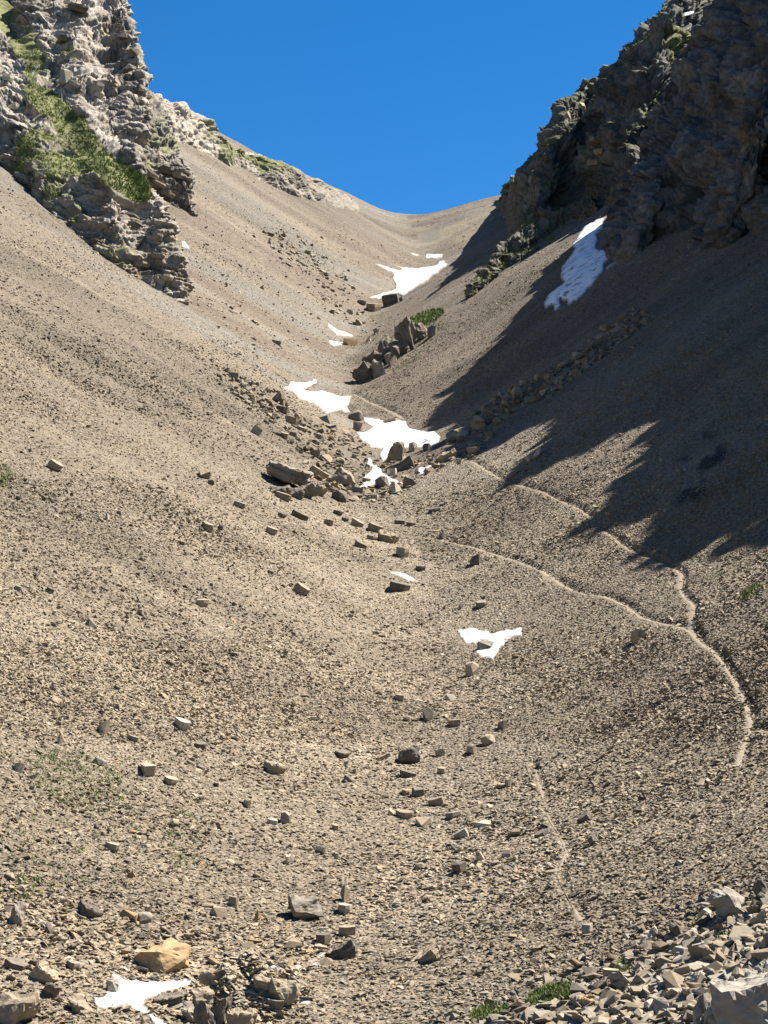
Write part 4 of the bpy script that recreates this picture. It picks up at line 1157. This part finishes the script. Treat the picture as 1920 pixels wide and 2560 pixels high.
# --- single blocks that stand out of the cliff faces: parts of the cliffs
def cliff_blocks(owner, GG, nn, lst):
    uu, vv = proj(GG)
    for i, (u, v, w, h, kind, shape, tl) in enumerate(lst):
        d = (uu - u) ** 2 + (vv - v) ** 2 + 0.0 * uu
        cand = np.argwhere(d < 40)
        if len(cand) == 0: cand = np.array([np.unravel_index(np.argmin(d), d.shape)])
        i_, j_ = cand[np.argmin(GG[cand[:, 0], cand[:, 1], 1])]
        p, n = GG[i_, j_], nn[i_, j_]
        m = p[1] / FPX
        me = lib(kind, 3 + i % 5, shape, 0)
        o = bpy.data.objects.new(dict(block='rock_block', slab='rock_slab', spike='rock_fin', round='rock_knob')[shape], me); C.objects.link(o); o.parent = owner
        o.scale = (w * m, w * m * .8, h * m)
        o.rotation_euler = (random.uniform(-.1, .1), math.radians(tl), random.uniform(-.5, .5) + .5)
        o.location = p - n * .15 * w * m
random.seed(61)
cliff_blocks(cliff_a, LG, Ln, [(160, 190, 36, 50, 'pale', 'block', 25), (245, 208, 44, 24, 'pale', 'slab', 10), (250, 236, 50, 18, 'pale', 'slab', 10), (182, 216, 34, 14, 'pale', 'slab', 20), (312, 88, 28, 20, 'dark', 'block', 0), (325, 132, 38, 30, 'dark', 'block', 0),
 (325, 166, 42, 34, 'dark', 'block', 0), (340, 226, 32, 24, 'dark', 'block', 0), (160, 97, 38, 18, 'dark', 'slab', 0), (190, 20, 54, 22, 'dark', 'slab', 8), (340, 556, 56, 14, 'dark', 'slab', 6), (330, 534, 64, 13, 'dark', 'slab', 6), (385, 590, 34, 18, 'grey', 'slab', 4),
 (300, 610, 16, 32, 'tan', 'spike', 0), (280, 590, 16, 26, 'tan', 'spike', 0), (400, 640, 44, 13, 'grey', 'slab', 4), (360, 660, 46, 14, 'grey', 'slab', 4), (420, 690, 40, 15, 'pale', 'slab', 4), (60, 330, 36, 20, 'pale', 'slab', 20), (30, 260, 30, 22, 'pale', 'block', 10), (100, 430, 34, 14, 'pale', 'slab', 25), (20, 190, 32, 18, 'pale', 'slab', 10)])
cliff_blocks(cliff_b, OG, On, [(420, 418, 40, 20, 'dark', 'slab', 10), (440, 440, 38, 14, 'cream', 'slab', 12), (465, 470, 16, 40, 'dark', 'spike', 0), (472, 500, 18, 36, 'dark', 'spike', 0), (400, 470, 44, 13, 'cream', 'slab', 18), (380, 440, 40, 13, 'cream', 'slab', 18), (425, 490, 40, 13, 'cream', 'slab', 18)])
cliff_blocks(cliff_c, FG, Fn, [(1452, 262, 22, 30, 'pale', 'spike', -10), (1420, 290, 22, 34, 'cream', 'spike', -10), (1320, 450, 14, 24, 'pale', 'spike', 0), (1480, 350, 40, 14, 'tan', 'slab', 8), (1490, 380, 44, 14, 'tan', 'slab', 6), (1478, 410, 44, 14, 'tan', 'slab', 4)])

# --- snow strip on the high shoulder
uu, vv = proj(FG)
d = (uu - 1708) ** 2 + ((vv - 50) * 1.5) ** 2; i_, j_ = np.unravel_index(np.argmin(d), d.shape); p = FG[i_, j_]
strip = []
for k in range(25):
    t = k / 24 - .5
    wdt = .55 * (1 - (2 * t) ** 2) * (1 + .4 * math.sin(k * 2.1)) + .05
    for q, zz in ((-wdt, -.15), (-.4 * wdt, .25), (.4 * wdt, .25), (wdt, -.15)):
        strip.append((p[0] + t * 4.6, p[1] + q * 1.2 - 1.8, p[2] + t * 1.1 + zz + q * .9 + .7))
o = mesh_obj('snow_patch', np.array(strip) - p, grid_faces(25, 4), M_snow, smooth=True); o.location = p
tag(o, 'thin bright snow strip high on the shoulder behind the dark buttress', 'snow patch', 'old snow patches in the valley')

# --- post on the col
p = hit(1000, 531)[0]
bm = bmesh.new()
bmesh.ops.create_cone(bm, cap_ends=True, segments=8, radius1=.16, radius2=.13, depth=1.9)
bmesh.ops.translate(bm, vec=(0, 0, .8), verts=bm.verts)
g = bmesh.ops.create_cube(bm, size=1); bmesh.ops.scale(bm, vec=(.7, .06, .22), verts=g['verts']); bmesh.ops.translate(bm, vec=(.22, -.16, 1.5), verts=g['verts'])
me = bpy.data.meshes.new('trail_post'); bm.to_mesh(me); bm.free()
me.materials.append(rock_mat('weathered wood', [(.06, .05, .04), (.12, .10, .08)], 6, .3, .02))
o = bpy.data.objects.new('trail_post', me); C.objects.link(o); o.location = p
tag(o, 'tiny dark marker post on the lowest point of the skyline', 'post')

# ------------------------------------------------------------------ scree stones: far too many to count, instanced on points
def scree_points(N_, seed, vlo, vhi, med, sig, lo, hi, poly=None):
    r = np.random.default_rng(seed)
    sg = np.linspace(-0.235, 0.235, 240); yg = _gyn
    cols = Q[:, np.clip(np.searchsorted(gu, sg), 0, len(gu) - 1)]            # z / y, rising with distance
    u = r.uniform(-150, 2070, N_); v = r.uniform(vlo, vhi, N_)
    if poly is not None:
        k = inside(poly, u, v); u, v = u[k], v[k]
    d = ray(u, v); dx = d[:, 0] / d[:, 1]; dz = d[:, 2] / d[:, 1]
    ci = np.clip(np.searchsorted(sg, dx), 0, len(sg) - 1)
    Y = np.empty(len(u))
    for c in np.unique(ci):
        m = ci == c; Y[m] = np.interp(dz[m], cols[:, c], yg)
    Y *= 1 + r.uniform(-.004, .004, len(u))
    x = dx * Y; z = gz(x, Y)
    size = np.clip(med * np.exp(r.normal(0, sig, len(u))), lo, hi)
    l_ = x - np.interp(Y, _yy, _xs)
    st_ = fbm2(Y * .10 - l_ * .03, np.abs(l_) * .02 + np.where(l_ < 0, 0, 33), 3, 161) + .5 * fbm2(x * .12, Y * .12, 3, 163)
    fine = sstep(-.5, .6, st_)
    ok = r.random(len(u)) < .72 + .28 * fine
    size = size * (.85 + .25 * fine) * (1 + .42 * sstep(1850, 2500, v))
    uu, vv = proj(np.stack([x, Y, z], -1))
    for q in SNOW_POLY:
        near = np.where(inside(q, uu, vv))[0]
        if len(near):
            rim = np.exp(-seg_dist(q, uu[near], vv[near]) / 3.0)
            ok[near] &= r.random(len(near)) < .015 + .5 * rim
    for nm, hw, q in PATH_PTS:
        lo_, hi_ = q.min(0) - 1, q.max(0) + 1
        cand = np.where((x > lo_[0]) & (x < hi_[0]) & (Y > lo_[1]) & (Y < hi_[1]))[0]
        for a in range(0, len(cand), 4000):
            cc = cand[a:a + 4000]
            dd = np.min(np.hypot(x[cc, None] - q[None, :, 0], Y[cc, None] - q[None, :, 1]), 1)
            ok[cc] &= (dd > hw * r.uniform(.45, 1.0, len(cc))) | (r.random(len(cc)) < (.3 if nm == 'lower' else .26))
    return np.stack([x, Y, z], -1)[ok], size[ok], r

def stone_cloud(name, pts, size, r, mat, label, flat=0.6, seeds=range(12), lift=0.08):
    col = bpy.data.collections.new(name + '_shapes')
    for s_ in seeds:
        me = chunk(7000 + s_, 3, (1, .85, flat)); me.materials.append(mat)
        col.objects.link(bpy.data.objects.new('stone_shape', me))
    pts = pts.copy(); pts[:, 2] += size * flat * lift
    me = bpy.data.meshes.new(name); me.vertices.add(len(pts)); me.vertices.foreach_set('co', pts.astype(np.float32).ravel())
    n = gnormal(pts[:, 0], pts[:, 1], 2.0)
    rot = np.stack([-np.arcsin(n[:, 1]) * .8 + r.normal(0, .25, len(pts)), np.arctan2(n[:, 0], n[:, 2]) * .8 + r.normal(0, .25, len(pts)), r.uniform(-3.14, 3.14, len(pts))], -1)
    # spin first about the stone's own axis, then lean with the slope
    sc3 = size[:, None] * np.stack([r.uniform(.9, 1.5, len(pts)), r.uniform(.7, 1.1, len(pts)), r.uniform(.5, 1.0, len(pts)) * flat], -1)
    a = me.attributes.new('tone', 'FLOAT', 'POINT'); a.data.foreach_set('value', slope_tone(pts[:, 0], pts[:, 1]).astype(np.float32))
    for nm, dat in (('rot', rot), ('scl', sc3)):
        a = me.attributes.new(nm, 'FLOAT_VECTOR', 'POINT'); a.data.foreach_set('vector', dat.astype(np.float32).ravel())
    a = me.attributes.new('pick', 'INT', 'POINT'); a.data.foreach_set('value', r.integers(0, len(list(seeds)), len(pts)).astype(np.int32))
    o = bpy.data.objects.new(name, me); C.objects.link(o)
    tag(o, label, None, None, 'stuff')
    ng = bpy.data.node_groups.new(name, 'GeometryNodeTree')
    ng.interface.new_socket('Geometry', in_out='INPUT', socket_type='NodeSocketGeometry'); ng.interface.new_socket('Geometry', in_out='OUTPUT', socket_type='NodeSocketGeometry')
    gi = ng.nodes.new('NodeGroupInput'); go = ng.nodes.new('NodeGroupOutput')
    ci = ng.nodes.new('GeometryNodeCollectionInfo'); ci.inputs['Collection'].default_value = col
    ci.inputs['Separate Children'].default_value = True; ci.inputs['Reset Children'].default_value = True
    ip = ng.nodes.new('GeometryNodeInstanceOnPoints'); ip.inputs['Pick Instance'].default_value = True
    L = ng.links.new
    def na(nm, dt):
        q = ng.nodes.new('GeometryNodeInputNamedAttribute'); q.data_type = dt; q.inputs['Name'].default_value = nm; return q.outputs['Attribute']
    L(gi.outputs[0], ip.inputs['Points']); L(ci.outputs[0], ip.inputs['Instance'])
    L(na('pick', 'INT'), ip.inputs['Instance Index']); L(na('rot', 'FLOAT_VECTOR'), ip.inputs['Rotation']); L(na('scl', 'FLOAT_VECTOR'), ip.inputs['Scale'])
    L(ip.outputs[0], go.inputs[0])
    md = o.modifiers.new('stones', 'NODES'); md.node_group = ng
    return o

def stone_material(name, stops):
    m, nt, b = material(name, 0.92, 0.2)
    L = nt.links.new
    oi = N(nt, 'ShaderNodeObjectInfo'); r = ramp(nt, [(p_, tuple(x * ALB * t_ for x, t_ in zip(c_, (1.13, 1.09, .99)))) for p_, c_ in stops], 'CONSTANT'); L(oi.outputs['Random'], r.inputs['Fac'])
    ge = N(nt, 'ShaderNodeNewGeometry'); n1 = N(nt, 'ShaderNodeTexNoise', Scale=5.0, Detail=4.0, Roughness=.7); L(ge.outputs['Position'], n1.inputs['Vector'])
    mr = N(nt, 'ShaderNodeMapRange'); mr.inputs['From Min'].default_value = .3; mr.inputs['From Max'].default_value = .7; mr.inputs['To Min'].default_value = .75; mr.inputs['To Max'].default_value = 1.2
    L(n1.outputs['Fac'], mr.inputs['Value'])
    mx = N(nt, 'ShaderNodeMix', data_type='RGBA', blend_type='MULTIPLY'); mx.inputs['Factor'].default_value = 1
    L(r.outputs['Color'], mx.inputs['A']); L(mr.outputs['Result'], mx.inputs['B'])
    m3 = N(nt, 'ShaderNodeAttribute', attribute_name='tone', attribute_type='INSTANCER')
    mx2 = N(nt, 'ShaderNodeMix', data_type='RGBA', blend_type='MULTIPLY'); mx2.inputs['Factor'].default_value = 1
    L(mx.outputs['Result'], mx2.inputs['A']); L(m3.outputs['Fac'], mx2.inputs['B']); L(mx2.outputs['Result'], b.inputs['Base Color'])
    return m
M_stone = stone_material('scree stones', [(0, (.49, .395, .29)), (.16, (.42, .34, .25)), (.32, (.55, .455, .335)), (.5, (.45, .37, .28)), (.62, (.36, .30, .235)), (.72, (.60, .505, .385)), (.82, (.39, .36, .315)), (.90, (.70, .61, .49)), (.945, (.23, .20, .17)), (.97, (.54, .37, .215))])
M_lstone = stone_material('limestone pebbles', [(0, (.55, .47, .37)), (.2, (.49, .40, .295)), (.4, (.60, .53, .435)), (.6, (.46, .37, .27)), (.75, (.64, .58, .495)), (.9, (.40, .36, .30))])
parts = [scree_points(30000, 3, 330, 700, .24, .36, .12, .7), scree_points(56000, 2, 600, 1050, .20, .36, .10, .6), scree_points(90000, 5, 850, 1400, .18, .36, .08, .6),
         scree_points(130000, 6, 1200, 1850, .165, .36, .08, .55), scree_points(170000, 1, 1600, 2700, .158, .38, .08, .5)]
extra = [scree_points(17000, 31, 900, 1280, .62, .4, .3, 1.2, np.array(JUMBLE)), scree_points(9000, 32, 540, 900, .75, .4, .35, 1.4, np.array(TALUS)), scree_points(24000, 33, 740, 1080, .85, .4, .35, 1.6, np.array(STREAK)),
         scree_points(12000, 34, 860, 1080, .6, .35, .3, 1.1, np.array(BAND)), scree_points(600, 35, 1050, 2500, .42, .3, .3, .8), scree_points(2500, 36, 560, 1000, .6, .4, .3, 1.2, np.array([(560, 480), (900, 600), (900, 760), (780, 900), (600, 900), (430, 700)]))]
def pack(q):
    return np.vstack([a[0] for a in q]), np.concatenate([a[1] for a in q])
p_, s_ = pack(parts)
k = ~(inside(WET, *proj(p_)) & (rng.random(len(p_)) < .8)); p_, s_ = p_[k], s_[k]
print('STONES', len(p_), [len(a[0]) for a in extra])
stone_cloud('scree_stones', p_, s_, np.random.default_rng(91), M_stone, 'tan scree stones carpeting the valley slopes', .36, lift=-.02)
p_, s_ = pack(extra)
stone_cloud('rock_debris', p_, s_, np.random.default_rng(92), M_stone, 'coarse broken rocks filling the jumble, the talus bands and the shaded streak', .7)
BANK = np.array([(2070, 2120), (1700, 2225), (1520, 2300), (1380, 2370), (1220, 2450), (1050, 2600), (1050, 2660), (2070, 2660)])
q = [scree_points(26000, 4, 2150, 2650, .22, .5, .10, .7, BANK), scree_points(2600, 41, 2150, 2650, .5, .3, .3, .8, BANK), scree_points(5000, 42, 2080, 2650, .2, .4, .1, .5, BANK - np.array([60, 50]))]
p_, s_ = pack(q)
for el in (ell(1385, 2490, 60, 22, -14), ell(1225, 2535, 44, 16, -14), ell(1558, 2420, 16, 14, -50), ell(1815, 2352, 50, 11, -14), ell(1690, 2545, 34, 12, 0)):
    k = ~(inside(el, *proj(p_)) & (rng.random(len(p_)) < .75)); p_, s_ = p_[k], s_[k]
pu, pv = proj(p_)
s_ = s_ * (.5 + .55 * sstep(0, 260, ((pu - 1150) * .42 + (pv - 2470) * .9)))       # coarser towards the corner
stone_cloud('limestone_rubble', p_, s_, np.random.default_rng(93), M_lstone, 'pale limestone rubble in the lower right bank', .75)

# ------------------------------------------------------------------ grass
def grass_material():
    m, nt, b = material('alpine grass', .8, .2)
    L = nt.links.new
    ge = N(nt, 'ShaderNodeNewGeometry'); n1 = N(nt, 'ShaderNodeTexNoise', Scale=0.9, Detail=5.0); L(ge.outputs['Position'], n1.inputs['Vector'])
    r = ramp(nt, [(.3, (.065, .095, .02)), (.55, (.115, .145, .036)), (.75, (.16, .165, .055))]); L(n1.outputs['Fac'], r.inputs['Fac']); L(r.outputs['Color'], b.inputs['Base Color'])
    return m
M_grass = grass_material()
GV, GF = [], []
def tuft(p, n, hgt, rad, blades, r):
    for _ in range(blades):
        a = r.uniform(0, 6.283); q = rad * math.sqrt(r.random())
        bx, by = p[0] + q * math.cos(a), p[1] + q * math.sin(a)
        ln = r.uniform(-.6, .6); ln2 = r.uniform(-.6, .6); w = hgt * r.uniform(.10, .2); hh = hgt * r.uniform(.5, 1)
        c, s_ = math.cos(a + 1.3) * w, math.sin(a + 1.3) * w
        k = len(GV)
        GV.extend([(bx - c, by - s_, p[2] - .05), (bx + c, by + s_, p[2] - .05), (bx + ln * hh + n[0] * hh, by + ln2 * hh + n[1] * hh, p[2] + hh)])
        GF.append((k, k + 1, k + 2))
def grass_zone(poly, n, hgt, rad, blades, seed):
    r = random.Random(seed); poly = np.array(poly, float); lo, hi = poly.min(0), poly.max(0)
    us = [r.uniform(lo[0], hi[0]) for _ in range(n)]; vs = [r.uniform(lo[1], hi[1]) for _ in range(n)]
    k = inside(poly, np.array(us), np.array(vs))
    if not k.any(): return
    pts = hit(np.array(us)[k], np.array(vs)[k])
    for p in pts: tuft(p, (0, 0), hgt * r.uniform(.6, 1.3), rad, blades, r)
grass_zone(ell(1385, 2490, 64, 26, -14), 900, .24, .18, 12, 1)
grass_zone(ell(1225, 2535, 48, 20, -14), 520, .22, .18, 12, 2)
grass_zone(ell(1558, 2420, 20, 18, -50), 140, .24, .14, 12, 3)
grass_zone(ell(1815, 2352, 55, 15, -14), 300, .22, .16, 10, 4)
grass_zone(ell(1690, 2545, 40, 16, 0), 260, .22, .16, 10, 5)
grass_zone(ell(1610, 2450, 26, 10, -10), 50, .2, .14, 10, 6)
grass_zone(ell(1695, 2405, 60, 8, -14), 70, .18, .14, 8, 7)
grass_zone(ell(1062, 796, 52, 16, -20), 700, .6, .6, 9, 8)
grass_zone(ell(1085, 815, 26, 16, -20), 90, .5, .5, 6, 9)
grass_zone(ell(1020, 905, 36, 8, -30), 120, .4, .4, 6, 10)
grass_zone(ell(930, 900, 26, 6, -20), 70, .4, .4, 6, 11)
grass_zone(ell(1100, 840, 60, 20, -40), 60, .4, .4, 5, 12)
grass_zone([(0, 1850), (200, 1880), (480, 1880), (560, 2000), (480, 2200), (260, 2240), (0, 2260)], 500, .17, .22, 9, 13)
grass_zone(ell(190, 1950, 130, 70, 20), 600, .17, .22, 9, 14)
grass_zone(ell(455, 2110, 40, 80, 0), 70, .18, .2, 9, 15)
grass_zone(ell(60, 2220, 60, 30, 0), 60, .2, .22, 10, 16)
grass_zone(ell(6, 1190, 24, 30, 0), 60, .3, .3, 8, 17)
grass_zone([(0, 1200), (500, 1250), (700, 1500), (500, 1850), (0, 1850)], 500, .14, .15, 6, 18)
grass_zone([(1660, 1500), (1720, 1450), (1850, 1350), (1925, 1360), (1925, 1420), (1800, 1450)], 260, .22, .25, 7, 19)
grass_zone(ell(1880, 1480, 30, 14, -30), 120, .25, .25, 8, 20)
grass_zone(ell(1370, 1090, 30, 12, -25), 50, .25, .25, 6, 21)
grass_zone(ell(1600, 1640, 60, 14, -20), 40, .16, .2, 6, 22)
grass_zone([(540, 2420), (640, 2400), (740, 2450), (700, 2480), (560, 2470)], 150, .16, .2, 9, 23)
grass_zone([(60, 2500), (300, 2480), (460, 2570), (60, 2570)], 120, .12, .2, 8, 24)
# tufts on the cliff ledges
g, tex, slope = left_grass(LG, Ln)
cand = np.argwhere((g > .8) & (LG[..., 1] < 420))
rr = random.Random(77)
for k in rr.sample(range(len(cand)), min(3600, len(cand))):
    i, j = cand[k]; tuft(LG[i, j], Ln[i, j] * .5, rr.uniform(.35, .8), .5, 5, rr)
for GG, nn in ((FG, Fn), (RG, Rn)):
    cand = np.argwhere(nn[..., 2] > .62)
    for k in rr.sample(range(len(cand)), min(1300, len(cand))):
        i, j = cand[k]; tuft(GG[i, j], (0, 0), rr.uniform(.3, .7), .5, 5, rr)
o = mesh_obj('alpine_grass', np.array(GV), np.array(GF), M_grass)
tag(o, 'short green alpine grass on ledges and between stones', None, None, 'stuff')
